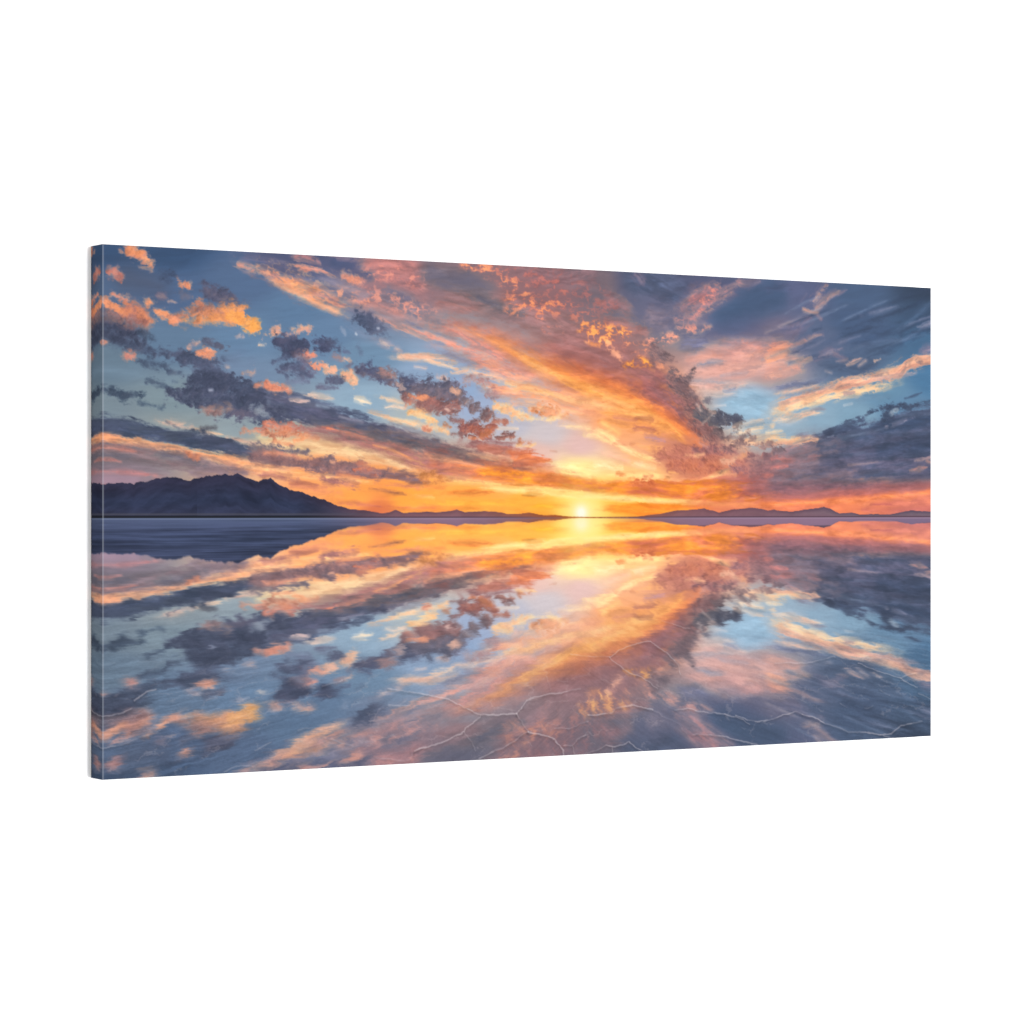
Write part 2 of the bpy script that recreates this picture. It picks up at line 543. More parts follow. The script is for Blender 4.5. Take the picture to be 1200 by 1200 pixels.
# kind (puffy, streaky, gradient) | u,v,radius ... | inks | opacity feather roughness
CLOUDS = """
g|26,29.9,12.3 56.6,38.3,10.7|5c6278 5c6278|0.55 7.2 0
p|65.4,25.8,5.8|48587a 48587a|0.7 2.4 1
p|22.5,5.3,2.5 32.1,7.2,5.8 43.4,10.7,6.6 48.7,15.3,4.1|c08878 f0a878|0.97 1.28 0.9
p|27.7,5,3.3 39,6.9,4.1|e8966a f0a474|0.8 1.6 0.9
p|37.3,20.6,1.6 50.4,22.5,1.7|c0907f c0907f|0.7 1.2 1
p|9.5,25.1,4.1 16.4,29.5,4.1|c47d70 d48c7c|0.9 1.6 1
p|82.2,34,4.2 88.5,35.4,5|e08a66 f0a878|0.95 1.2 0.8
p|82.2,42.9,4.2 87.6,44.3,2.5|7a7484 7a7484|0.7 2.4 1
p|10.4,46.6,3.3 26,51.5,2.1|d68e78 e0a088|0.9 1.2 1
p|-1.7,63.8,9.8 8.6,71.4,12.3 26,82,10.7 39.9,89.5,4.1|484e6a 565a76|0.95 3.2 0.8
p|0,84.4,6.5 17.3,90.2,5.7 34.7,92.9,3.3|4c5470 4c5470|0.9 2.4 0.8
p|6.9,63.4,5.7 26,67.5,7.4 39,67.1,5.8|946e72 b07c76|0.9 3.2 0.8
p|-0.9,53.4,4.1 11.2,57.7,4.1 22.5,63.7,2.5|e0946c eea47c|0.95 1.2 0.9
p|27.7,59.5,6.6 38.2,63.9,8.2 45.2,67.7,7.4|d88a66 c27f6c|0.92 2.4 0.8
p|46.9,51.5,4.9 50.4,53,3.3|f0a070 f0a070|0.95 1.2 0.9
p|55.7,61.7,4.1 66.3,63.7,4.1|e6966c f0a678|0.95 1.2 0.9
p|26,72.3,2.5 43.4,70.9,2.5|8e6a70 8e6a70|0.6 1.6 0.9
p|28.6,76.3,2.5 32.1,76.1,2.5|8a6672 8a6672|0.6 1.2 1
p|-1.7,90.8,2.5 5.2,91.4,1.2|d89680 d89680|0.85 1.04 0.8
p|39,82.3,2.5 45.2,84.5,3.3 53.9,88.3,1.7|50627c 50627c|0.85 1.44 1
p|57.5,46.3,2.5 63.6,46.9,2.5|a07884 a07884|0.6 1.2 1
p|68.1,50.7,1.8 73.4,51.3,1.8|c89a90 c89a90|0.7 0.8 1
p|105.5,37.1,4.2 116.2,43.2,7.5 132.5,47.4,7.5 146.1,55.1,4.2|62607a 74697c|0.95 1.76 0.9
p|146.1,47.7,2.5 153.4,48.3,1.7|66708c 66708c|0.6 1.2 1
p|72.5,66.7,4.1 85.8,62.2,4.2 105.5,59.8,7.5 123.5,60.8,9.2 139.8,61.9,7.6|906e72 d08c68|0.95 1.6 0.8
p|85.8,68.7,2.5 105.5,68,3.3 125.3,64.8,5 141.6,65.1,5|e09468 eca468|0.9 1.76 0.8
p|125.3,56.7,3.3 137,55.4,5 145.2,55.1,5|eaa068 f2ae6c|0.92 1.6 0.9
p|136.1,62,5.9 145.2,66.6,6.7 154.3,72.8,5.9 160.8,75.9,3.4|f2a860 f8ba6c|0.97 1.28 0.8
p|72.5,67.5,3.3 76.9,69.8,2.5|f0a07a f0a07a|0.9 1.04 0.9
p|97.4,50.4,3.3 101.9,51,2.5|d68c6c d68c6c|0.9 1.04 0.9
p|158.9,69.4,5.9 162.6,72.5,4.2|f4b060 f4b060|0.95 1.2 0.8
p|26,96.4,4.1 41.7,97.5,4.9 55.7,98.7,3.3|4e5a76 566480|0.9 1.6 0.9
p|59.2,100.2,5 74.3,101.4,5 92,104.9,7.5 109.9,113.4,10.8 125.3,125.2,11.7|505a76 5c627e|0.95 1.92 0.9
p|34.7,108.1,2.5 52.2,109.2,4.1 66.3,113.7,2.5|50607a 50607a|0.85 1.6 1
p|68.1,118.5,2.1 80.5,117.4,1.7|566680 566680|0.8 1.12 1
p|91.1,130.1,5 109.9,126.4,6.7|525d78 525d78|0.9 1.6 0.9
p|24.2,102.8,3.3 31.2,104.2,4.1|c88478 d6927e|0.9 1.44 1
p|89.4,92,3.3 95.6,91.8,3.3|d8aa9c a48a92|0.9 1.04 1
p|108.2,88.2,2.1 118.9,90.3,3.3 130.7,90.8,1.3|62647a 726a7c|0.9 1.28 1
p|99.2,99,2.5 110.8,98.7,4.2|f0a680 e0906c|0.95 1.12 0.9
p|140.7,83.1,1.7 146.1,80.5,1.7|c0a8a8 c0a8a8|0.7 0.8 1.2
p|128,111.3,1.7 130.7,112,1.7|c8a8a0 c8a8a0|0.7 0.8 1.2
p|147,116.5,2.1 158,115.4,2.5|c09894 d8a08c|0.8 1.2 1.2
g|0,116.2,3.3 69.8,125.7,4.1|7890a4 7890a4|0.5 4 0
s|118.9,106.6,5 150.7,97.5,6.7|7080a0 7080a0|0.35 4.8 1
s|130.7,9.1,1.3 144.3,14.2,3.4 159.8,18.4,4.2|d08c84 e49c80|0.85 1.6 0.9
s|132.5,4.9,1.3 159.8,7,4.2 192.1,12.1,5.1|7e7490 7e7490|0.6 2.4 1
s|159.8,11.9,2.5 187.5,13.9,7.6 215.4,19.3,7.7|6c6a88 6c6a88|0.75 3.2 0.9
s|148.9,13.2,1.7 170.9,19.6,5.1 201.4,29.9,8.5 232.3,41.1,10.3 264.4,54,6.9|ac7a7a e4a07c|0.85 2.4 1.1
s|170.9,24.5,1.7 201.4,37.3,3 232.3,48.6,3 260.6,58.4,2.6|f4b082 f8bc8c|0.85 1.6 0.8
m|164.4,13.3,5.9 201.4,23.2,10.2 238.9,38.3,7.7|e4a07c f4b488|0.8 4 0.58
s|182.8,23.2,3.4 206,31.3,5.1 229.4,41.2,5.1|f0a468 f6b472|0.7 3.2 0.9
s|192.1,17,1.7 220,25.8,2.1 253,39.4,2.6 272.1,45.4,1.7|8a7890 8a7890|0.6 1.6 1.1
s|206,31.3,1.3 229.4,38.7,1.7 253,44.4,1.3|a88088 a88088|0.55 1.2 1.1
s|196.7,1.9,3.4 213.5,2.8,4.3 231.3,7.8,1.7|b87c84 d08e88|0.85 1.6 1
s|194.9,11.1,2.5 215.4,12.7,4.3 234.1,15.2,3.4 249.2,21.2,1.3|d8907c eca484|0.9 1.44 1
s|224.7,18.9,3.4 253,29.4,6.9 291.3,41.3,7.8 339.8,56.4,7|7c7890 a0889a|0.75 3.2 1
s|272.1,42,2.6 305.7,52.5,3.5 349.6,64.5,3.5|d09a92 d09a92|0.65 2.4 1.1
g|248.3,6.2,8.6 267.3,10.4,10.3 283.6,16.4,6|54628a 54628a|0.8 4 0
s|238.9,1.6,2.6 272.1,2.6,2.6|a07888 a07888|0.6 1.6 1
p|257.8,20,3 274.9,24.3,2.2|e0987c eeaa8c|0.9 1.2 1
s|272.1,1.8,3.4 300.9,3.8,6.9 349.6,8.4,7.9 409.2,10.9,7.1|a87276 b87c7c|0.8 3.2 0.9
s|305.7,18.8,7.8 330,21.1,10.4 354.5,32.9,12.2|a87478 b47c7c|0.75 4 0.8
s|291.3,27,3.5 320.3,34.2,4.3 349.6,44.1,4.4|74708c 74708c|0.55 2.4 1
s|267.3,42.2,3.4 296.1,49.5,5.2 320.3,57.1,5.2|c48a86 d89a8a|0.75 2.4 1
s|291.3,58.1,2.6 325.1,67.9,4.3 359.5,77.8,4.4|dc9684 eaa68c|0.85 1.6 0.9
s|253,66.2,2.6 281.6,77.8,3.4 320.3,85.8,3.5|8a8ca4 8a8ca4|0.5 3.2 1
s|288.4,79.2,1.7 305.7,85.4,2.6 320.3,90.9,1.7|c8a4a4 e0b0a0|0.8 1.28 1
s|308.6,97.2,2.2 330,94.9,4.3 354.5,95,3.5 389.2,99.2,1.8|e8b08c f0c0a0|0.9 1.44 0.9
s|335.9,105.7,1.4 348.6,107.1,1.4|e0b4a4 e0b4a4|0.75 1.04 0.9
p|271.1,58,5.2 281.6,61.8,6.9|525e7c 5e6884|0.9 1.44 1
p|288.4,68.3,6 298,69.7,5.2|606884 606884|0.85 1.76 1.1
p|269.2,74.8,1.4 270.2,75.6,1.4|d0d4dc d0d4dc|0.8 0.64 0.5
p|294.1,69,1.2 295.1,68.9,1.2|c8ccd8 c8ccd8|0.7 0.64 0.5
p|253,69.5,1.4 257.8,76.9,1.4|a0a8bc a0a8bc|0.6 0.96 1
p|272.1,86.5,1.7 274,94.8,1.7|6a7a98 6a7a98|0.6 1.2 1.2
p|182.8,75.2,4.2 172.7,78,2.5 167.2,80.6,2.1|e8aa88 c8a0a0|0.9 1.12 1
p|163.5,88.9,2.1 168.1,88.8,2.1|f0c8a8 f0c8a8|0.85 1.04 1
p|183.8,86.7,5.1 196.7,87.9,11 211.6,89.1,7.7|55587a 4e5472|0.95 1.6 0.9
p|187.5,82.4,3.4 198.6,79.6,4.2|646480 646480|0.8 1.6 0.9
p|201.4,74.5,3.4 207.9,72.7,3.4 216.3,72.4,4.3|c89890 ecb08c|0.95 1.12 1
p|194.9,78.1,2.1 199.5,77.1,1.7|d0a0a0 d0a0a0|0.7 0.8 1
p|215.4,97.3,3.4 221.9,97.1,2.6|e8947a f0a080|0.95 1.12 0.9
p|206,98.4,4.2 213.5,100.7,3.4|8e6a78 8e6a78|0.7 1.6 0.9
p|178.2,105.8,1.7 191.2,100.5,2.5|5c6684 5c6684|0.85 1.28 1.1
p|224.7,85.4,5.1 236,88.4,6|52587a 5e6280|0.95 1.44 1
p|242.6,85.7,4.3 250.2,90.5,3.9|585e7c 585e7c|0.93 1.28 1
p|255.9,92.8,2.6 259.7,93.5,2.1|687090 687090|0.85 1.04 1
p|245.5,98.1,3.4 253,99.6,3.4|7e6c80 a07c82|0.92 1.28 1
p|256.8,99.5,2.6 260.6,100.2,1.7|f0b090 f0b090|0.9 0.8 0.8
p|183.8,114.7,2.1 194.9,110.3,5.1 206,110,6.8 217.2,117.2,4.3|565e7c 646884|0.93 1.6 1
p|212.6,106.5,4.3 222.9,111.2,4.3|766c86 766c86|0.8 1.6 1
p|221.9,107.1,2.6 229.4,106.9,3.8|f0a07c e69c80|0.95 1.04 0.9
p|237,110.9,3.4 244.5,111.5,3.9|f0b896 f8c8a0|0.95 1.04 0.9
p|255.9,115.4,3.4 262.5,116.1,4.3 267.3,121,4.3|f0b48c f8c498|0.95 1.12 0.9
p|257.8,107,1.7 261.6,106.9,1.7|7a7488 7a7488|0.7 1.04 1
p|241.7,120.7,3.9 251.1,121.4,3.4|646680 646680|0.9 1.44 1
p|276.9,110.7,6 286.4,112.9,6.9 299,116,7.8 310.6,119.9,6.9|5e6080 6e6478|0.96 1.44 1
p|299,110.9,3.5 306.7,115,4.3 313.5,117.3,3.5|b88880 9a7478|0.85 1.6 1
p|282.6,104.6,3.4 285.5,102,1.7|5a6080 5a6080|0.9 1.2 1
p|320.3,119.7,5.2 333.9,119.4,5.2|585f7c 646882|0.95 1.44 1
p|318.3,113,2 323.2,112.9,1.4|6a7490 6a7490|0.8 0.96 1
p|346.7,119.9,3.5 353.5,118,3.5|606880 606880|0.9 1.44 1
g|354.5,11.6,12.2 394.2,18.4,13.2 419.3,27.7,8.8|6a6a80 6a6a80|0.75 5.6 0
s|349.6,33.1,7.9 389.2,37.5,9.7 439.5,42.5,14.2 490.8,53.6,16.1 543,73.8,16.3|94706f a4787a|0.8 4.8 0.8
s|349.6,39,3.5 379.3,44.7,4.4 414.3,48.6,2.6|b47c78 b47c78|0.7 2.4 1
s|394.2,31.3,3.5 429.4,41.1,5.3 470.2,51.7,4.5|66687e 66687e|0.65 3.2 1
s|439.5,-5.1,7.1 490.8,3.9,16.1 553.6,2.9,18.1|8e6a76 9a727c|0.8 4.8 0.9
p|490.8,78.9,1.8 501.2,80.4,1.8|c08076 c08076|0.6 1.28 1.2
p|526.2,95.4,2.3 534.6,97,1.8|c47c6a c47c6a|0.6 1.28 1.2
p|553.6,33.8,2.7 562,35.2,2.7|c07a70 c07a70|0.7 1.6 1.2
s|276.9,8.3,6.9 305.7,5.3,10.4 339.8,10.5,8.7|b47a78 c4847c|0.75 4.8 1
s|291.3,29.5,3.5 320.3,36.8,4.3 344.7,47.7,3.5|70708e 70708e|0.6 3.2 1.1
s|281.6,50.1,3.4 315.4,60.6,4.3 349.6,66.2,3.5|86809a 86809a|0.6 3.2 1.1
m|281.6,16.4,8.6 315.4,11.6,11.3 339.8,19,8.7|d4877e e09884|0.75 4.8 0.55
m|286.4,35.6,6.9 325.1,45,8.7 359.5,55.7,7|dc9484 eca48a|0.8 4.8 0.55
m|248.3,35.4,5.1 281.6,41.7,4.3|e8a080 f0ac88|0.8 3.2 0.6
m|391.2,1.4,3.5 414.3,4.7,7.1 439.5,13.1,8.9 466.1,24.1,5.3|dc8a70 f4a878|0.95 2.4 0.72
m|429.4,1.4,5.3 470.2,10.9,10.7 506.4,15.5,9|b8706c c87c70|0.7 4.8 0.55
m|449.7,35.1,8 485.6,40.7,10.7 516.8,32.6,9|d07c6a ec986e|0.9 4.8 0.58
m|444.6,45.7,4.4 462,48.6,3.6|e09878 e09878|0.9 2.4 0.7
m|482.5,51.3,3.6 490.8,62.4,4.5 507.4,64.4,3.6|e8967a e8967a|0.85 2.4 0.6
m|506.4,43.5,7.2 543,49.2,9|c87868 d88870|0.7 4.8 0.55
m|501.2,13.9,10.8 543,25.4,13.6 574.8,39.2,12.7|ac6c6c c07870|0.65 7.2 0.55
s|490.8,75.5,12.5 543,87,19.9 596.2,103.3,20.1 639.5,120.1,18.4|9c6e70 a67474|0.85 5.6 0.8
s|349.6,56,2.6 379.3,61.8,5.3 419.3,70.8,7.1 459.9,85.1,8.9|cc7c66 dc8c64|0.75 6.4 0.9
s|399.2,66.3,5.3 470.2,93.5,13.4 532.5,114.6,18 596.2,129.1,17.3 661.4,154.7,12.9 692.3,179.5,2.8|c4705a d47c58|0.82 12 0.8
s|409.2,71.1,3.5 480.5,101.9,8 543,121.4,10.8 601.6,136.1,10 661.4,161.9,5.5 685.6,177.7,1.9|ea9450 f2a45a|0.88 6.4 0.9
s|449.7,86.3,1.8 490.8,106,3.6 543,125.8,5.4 596.2,140.6,5.5 644.9,157.6,2.8|fcb864 fccc7c|0.85 4 1
s|480.5,93.2,3.6 543,109.9,6.3 607,126.2,7.3 661.4,149.3,6.5 694.5,175.8,1.9|cc6a48 dc7a4c|0.75 4.8 0.9
s|369.3,59.6,0.9 409.2,71.1,1.8 449.7,86.3,2.7|f4a870 f4a870|0.75 2.8 1
s|349.6,62.8,4.4 389.2,71.8,5.3 424.3,87.9,7.1 459.9,104.2,6.2|d48c7c e09c80|0.85 2.4 1
s|349.6,56,2.6 369.3,60.5,2.6|8c7888 8c7888|0.6 1.6 1
s|354.5,69.5,2.6 384.2,78.8,3.5 409.2,84.9,2.6|94808e a08892|0.75 2.08 1.1
s|349.6,81.6,4.4 379.3,87.5,5.3 414.3,99.4,5.3 449.7,109.7,4.4|988292 b08c90|0.8 2.4 1.1
s|357.5,76.2,1.7 394.2,86.2,2.6 439.5,101.3,2.7|ec9e86 f0ac8c|0.85 1.44 1.1
s|347.6,71.4,1.7 369.3,77.5,2.2 394.2,89.6,1.8|f0a88c f0a88c|0.75 1.44 1.1
s|389.2,94,3.5 419.3,101.8,5.3 449.7,111.4,7.1 490.8,119.1,8.1|e0947c f0aa84|0.85 2.4 1
s|347.6,96.9,2.6 364.4,101.6,3.1 384.2,106.2,1.8|f6c49c f8cca8|0.92 1.28 0.9
s|354.5,88.2,2.2 389.2,95.8,2.6 409.2,103.8,2.6|8a8294 8a8294|0.6 2 1.1
s|377.3,110.6,1.8 394.2,108.5,2.6 411.2,109.8,2.6 439.5,115.1,4.4|eab294 f0bc98|0.9 1.28 1
p|362.4,116.1,2.2 371.3,116.8,2.2|e0b0a0 e0b0a0|0.8 1.12 1
p|394.2,118.8,3.5 409.2,116.7,4.4 424.3,119.8,3.5|a87c80 c08a84|0.85 1.76 1.1
s|409.2,122.7,4.4 449.7,127,7.1 501.2,132.8,8.1 553.6,144.1,7.2|e89c70 f4b07c|0.88 2.4 0.9
s|434.5,118.7,2.7 470.2,123.9,3.6 511.6,132.6,4.5 553.6,138.8,4.5 585.5,145.3,3.6|fcc880 fcd090|0.85 2.08 1
s|449.7,135.6,3.6 490.8,140,5.4 543,149.6,7.2|eeac80 f6bc88|0.8 2.8 1
p|419.3,132,2.7 429.4,129.2,3.5 437.5,128.1,2.2|a47e88 b88a88|0.85 1.44 1
s|409.2,125.3,1.8 424.3,127.5,2.7|8c8494 8c8494|0.5 1.44 1
s|590.8,1.3,12.8 628.6,10.3,18.4 661.4,20.7,14.8|566280 606a88|0.85 5.6 0.8
s|601.6,2.6,4.6 609.1,9.4,4.6|947a90 947a90|0.7 2.4 1.2
s|596.2,23.3,2.7 634,28,2.8|7a7690 7a7690|0.5 3.2 1.2
s|617.8,46.5,12.8 650.4,50.7,11.1|8a7286 967888|0.7 5.6 0.9
s|569.5,28.7,7.3 590.8,38.6,7.3|a87276 a87276|0.7 4 1.1
s|555.7,51.4,6.3 585.5,56.5,7.3 617.8,64.3,8.2|a4706e b47a72|0.75 3.2 1.1
p|545.1,75.5,1.8 555.7,77,1.8|ec9a66 ec9a66|0.8 1.28 1.4
m|534.6,60,6.3 558.9,65.4,11.8 590.8,65.2,7.3|e88c5c fab068|0.97 2.8 0.72
m|543,72.1,4.5 566.3,73.1,5.4|f4a268 fcbc78|0.95 2.4 0.8
m|566.3,77.5,4.5 576.9,85.2,4.5 583.3,93.9,3.6|e8a47e f4b48c|0.85 2.8 0.7
m|588.7,98.1,3.6 607,93.2,5.9 625.3,97.2,3.7|f09850 fcb45c|0.97 1.6 0.95
m|590.8,76.8,5.5 609.1,80.7,6.4 623.2,73.1,4.6|e09070 f0a47c|0.85 3.2 0.6
m|619.9,71.4,4.6 637.3,69.1,6.4 652.6,65,4.6|e49a84 f4b090|0.92 2.4 0.78
p|623.2,82,6.4 634,87.1,7.3 628.6,92.6,5.5|826a76 906e74|0.9 2 1
p|630.8,97.9,2.8 635.1,98.7,1.8|f0a47c f0a47c|0.85 1.04 1
p|646,93,3.7 650.4,101.9,4.6 644.9,106.5,4.6|8a6e76 b08078|0.75 2.08 1.1
s|730.3,5.2,3.7 745,6.4,3.7 765.4,1.9,1.9|b87c84 cc8a8c|0.85 1.6 1
s|661.4,36,4.6 681.2,23.5,9.3 705.7,11.7,5.6|a87480 bc7e84|0.85 4 1.2
s|674.6,42.7,5.5 696.7,29.2,7.4 719.1,16.6,6.5 737.1,7.6,3.7|b07c86 c4848a|0.8 4 1.2
m|664.7,34,4.6 685.6,22.4,8.3 707.9,11.6,5.6|d4867e e09484|0.85 3.2 0.66
m|679,40.7,4.6 699,27.3,7.4 723.6,15.5,5.6|d88c86 e49a88|0.8 3.2 0.6
m|654.8,47,3.7 674.6,46.3,3.7|d48e88 d48e88|0.8 2.4 0.7
m|655.9,57.7,3.7 674.6,57.1,5.1 696.7,54.5,2.8|e0968a f0aa8c|0.95 2.08 0.85
s|650.4,52.5,4.6 674.6,51.7,5.5 694.5,49.2,3.7|a87a86 a87a86|0.6 4 1.1
p|655.9,37.1,4.6 664.7,43,4.6|8e7088 8e7088|0.6 2.4 1
g|716.8,43,13 750.6,29,18.7 779.1,18.7,18.8|4a6488 4a6488|0.75 7.2 0
g|700.1,59.9,9.3 750.6,50.9,11.2|66688a 66688a|0.55 6.4 0
s|661.4,71.9,6.5 677.9,72.3,8.3 694.5,69.1,4.6|6e7090 7a7896|0.9 2.4 1
s|697.9,69,3.7 739.3,69.5,5.6 779.1,70.1,7.5|a07c8c b4868e|0.75 3.2 1
s|650.4,92,2.8 705.7,83.2,8.4 762,79.8,10.3 813.6,67.2,2.8|c8948a e0a48c|0.8 4.8 1.2
s|644.9,108.3,4.6 705.7,99.6,9.3 767.7,94.3,9.4 825.2,79.8,2.8|d4a496 e8b09a|0.82 4.8 1.2
s|677.9,95.8,1.9 700.1,90.6,2.8 722.4,89.1,1.4|84809c 908aa0|0.8 1.44 1
s|739.3,69.5,1.9 773.4,77.6,2.8|e0a08c e0a08c|0.7 1.6 1
s|711.2,104.9,1.9 750.6,100.2,1.9|9c8ea2 9c8ea2|0.6 1.6 1.1
s|661.4,112.4,2.8 694.5,110.7,2.8 728.1,113.5,1.9|9290a8 9290a8|0.6 1.76 1.1
p|639.5,109.3,3.7 644.9,105.6,4.6 650.4,101,3.7|766672 7e6a74|0.9 1.6 1
p|655.9,111.6,5.5 664.7,110.5,3.7 674.6,100.4,1.4|7c6874 7c6874|0.85 1.44 1
p|673.5,99.5,1.8 676.8,98.5,1.5|6a5860 6a5860|0.85 0.8 0.8
p|623.2,107.1,4.6 612.4,103.8,3.7|a07674 a07674|0.6 2.4 1
s|853.2,3.7,1.9 839.2,17.3,3.8 822.9,30,2.8|c88a88 e0a090|0.75 2.4 1.3
s|872.1,7.6,1 854.4,17.6,3.3 840.4,27.5,3.3 828.7,35.3,1.9|c88c88 dc9c8c|0.7 2.4 1.3
s|880.3,7.3,1 860.3,16.5,1.9|b08894 b08894|0.55 1.2 1
s|820.6,30,1.4 829.9,33.4,1.9 840.4,33.9,1.1|e8a488 e8a488|0.8 1.28 1.1
s|839.2,35.8,1.9 845,40.3,1.9|b0808c b0808c|0.7 1.2 1
s|802.1,53.8,4.7 819.4,48.6,4.7 833.4,37,3.8|9c748a 9c748a|0.55 2.4 1
s|825.2,14.1,1.4 817.1,22.8,0.9|7c7894 7c7894|0.5 1.2 1
s|773.4,7,6.6 819.4,7.9,4.7|62668a 62668a|0.5 4 1
s|779.1,52.7,9.4 807.8,56.3,7.6|7a6c88 7a6c88|0.6 4.8 1
s|773.4,77.6,7.5 790.6,73.5,7.5 805.5,69.3,3.8|d4927e e8a482|0.85 2.4 1
s|773.4,86.8,5.6 794,80.7,3.8|f0ac80 f0ac80|0.7 2.08 1
s|802.1,73.1,1.9 817.1,67.1,3.3 828.7,60.3,1.4|c48c8c c48c8c|0.7 2.24 1.3
s|825.2,65,1.4 836.9,59.1,2.4 847.4,57.8,1|bc888c d09890|0.7 1.76 1.3
s|807.8,85.8,1.9 821.7,84.5,2.8 831,82.4,1.4|dca48c dca48c|0.8 1.36 1.1
s|773.4,103.3,7.5 794,99.1,5.7 819.4,92.9,2.8|dca08c e4ac94|0.8 2.4 1.1
s|779.1,116.9,2.8 813.6,107.8,1.9|8c90a8 8c90a8|0.6 2 1.1
s|834.5,84.2,1.9 854.4,77.1,2.9 873.2,71,1.4|a8889a c09a9c|0.7 1.92 1.3
s|863.8,77.8,2.9 875.6,82.1,2.9|9c7c8c 9c7c8c|0.6 1.6 1.1
s|836.9,94.3,3.8 872.1,87.8,6.7 901.7,92.6,5.8 937.7,76.6,3.9|50617f 50617f|0.55 3.2 1.1
s|860.3,60.2,1.9 901.7,51.4,3.8 937.7,35.1,1.9|485c7c 485c7c|0.55 2 1.1
s|872.1,67.3,1.9 913.7,58.5,3.9 961.9,46.6,4.9 999.9,32.9,2.9|465c80 465c80|0.5 2.4 1.1
s|901.7,79.5,3.8 943.7,67,5.8 999.9,45.3,3.9|40587c 40587c|0.5 2.8 1.1
s|889.8,70.5,1.9 925.7,61.9,1.9 961.9,58.9,2.4 999.9,40.5,2|7080a0 7080a0|0.45 1.6 1.1
s|937.7,56.8,2.9 968,39.7,2.9 999.9,16.7,2.4|6a80a0 6a80a0|0.4 2 1.1
s|980.2,45,1.9 999.9,38.6,2.9|a09ab0 a09ab0|0.7 1.6 1
s|880.3,89.4,1 889.8,85.4,2.4 899.3,81.4,1|d8a494 d8a494|0.8 1.28 1.3
s|896.9,89.9,1.2 906.5,84,1.4|d8a898 d8a898|0.75 1.2 1.2
p|919.6,84.6,1.9 926.9,81.6,1.4|dcb09c dcb09c|0.85 0.88 1
s|866.2,86.1,1.1 880.3,82.9,1.4|b8908c b8908c|0.7 1.28 1.2
s|850.9,96.7,0.8 859.1,98.4,1|c8aca4 c8aca4|0.6 0.96 1
s|999.9,80.5,4.9 974.1,83.1,7.8 949.8,95.1,6.8 919.6,102.5,5.8 883.9,109.9,7.7 842.7,120.1,6.7 802.1,132.1,6.6 767.7,144.7,6.6|d49c84 f0bc94|0.95 1.6 0.95
s|980.2,81.1,3.9 983.9,82.9,1.9|807080 807080|0.8 1.04 1
s|999.9,74.8,2 980.2,79.2,2.9 964.4,87.2,2.9|f4c09c f4c09c|0.9 1.28 0.9
s|913.7,102.6,1.9 937.7,96.4,1.9|8c7880 8c7880|0.6 1.2 1
s|904.1,106.6,1 937.7,101.1,2.4 990,94.1,1|c09c98 c09c98|0.8 1.04 1
s|986.3,71.4,2.9 999.9,68.1,3.9|a88498 a88498|0.8 1.6 1
s|955.8,106.3,2.9 907.7,115.9,4.8 860.3,123.5,4.8 813.6,134.6,4.7 773.4,145.5,3.8|f4c494 fcd09c|0.92 1.44 0.9
s|854.4,105.9,2.9 807.8,113.5,3.8 773.4,118.9,2.8|6c7492 6c7492|0.85 1.76 1
s|872.1,111.1,1.4 836.9,117.5,1.9 796.3,123.9,1.4|7c8098 7c8098|0.8 1.28 1
s|779.1,123.4,1.4 807.8,119,1.9 848.5,110.7,1.9|e4b498 e4b498|0.8 1.2 1
s|878,120.3,2.9 889.8,119.1,1.9|a88c90 a88c90|0.8 1.12 1
s|773.4,152.8,2.8 807.8,147.6,3.8 831,142.6,3.8 848.5,141.4,2.9|dcb49c f0c8a8|0.92 1.28 1
s|833.4,140.7,1.9 842.7,138.7,2.9 849.7,138.6,1.4|8c8894 8c8894|0.8 1.04 1
s|773.4,158.3,1.9 802.1,155.1,1.9 825.2,150.1,0.9|a8b4c0 a8b4c0|0.6 1.44 1
s|876.8,133.4,1.2 887.4,131.3,1|c8ccd0 c8ccd0|0.7 0.8 1
s|889.8,125.6,2.9 937.7,122.8,1.9|7e98b0 7e98b0|0.4 2.4 1
s|885.1,69.7,0.8 923.2,53.5,1.6 963.1,37.1,0.7|50688e 50688e|0.6 1.84 1.1
s|810.1,37.8,0.5 829.9,32.5,1 848.5,27.1,0.4|b4989c b4989c|0.52 1.04 1.1
s|804.4,51.8,0.9 845,37.5,1.7 887.4,21,0.7|8492ac 8492ac|0.54 1.52 1.1
s|787.1,95.6,0.9 802.1,89.7,1.9 817.1,84.7,0.8|8492ac 8492ac|0.64 1.6 1.1
s|895.8,35.7,0.6 938.9,20,1.1 982.7,4.1,0.5|465a7c 465a7c|0.4 1.2 1.1
s|774.5,57.4,0.8 806.7,51.8,1.7 838,44.2,0.7|50688e 50688e|0.46 1.36 1.1
s|899.3,34.6,1.1 929.3,27.9,2.1 958.3,20.2,0.9|9c94a8 9c94a8|0.57 1.92 1.1
s|765.4,87,0.7 790.6,78.1,1.3 814.8,70.9,0.6|7288a6 7288a6|0.54 2 1.1
s|784.8,52.5,0.6 822.9,40.1,1.1 861.5,28.5,0.5|40567a 40567a|0.58 1.12 1.1
s|910.1,69.9,0.5 951,61.1,1 992.5,52.2,0.4|7288a6 7288a6|0.46 1.2 1.1
s|815.9,75.5,0.5 833.4,70.3,1 849.7,63.3,0.4|9c94a8 9c94a8|0.39 1.76 1.1
s|960.7,24.8,1 977.8,18.5,2 994.9,10.2,0.8|40567a 40567a|0.57 1.36 1.1
s|811.3,73.8,0.4 829.9,64.9,0.7 848.5,57.8,0.3|50688e 50688e|0.6 1.2 1.1
s|906.5,79.4,0.5 941.3,66.1,1 975.3,53.7,0.4|7288a6 7288a6|0.37 1.44 1.1
s|789.4,91.9,0.7 821.7,83.6,1.3 854.4,76.2,0.6|40567a 40567a|0.57 1.52 1.1
s|818.2,57.8,1 838,51.6,2 856.7,46.4,0.9|40567a 40567a|0.5 1.36 1.1
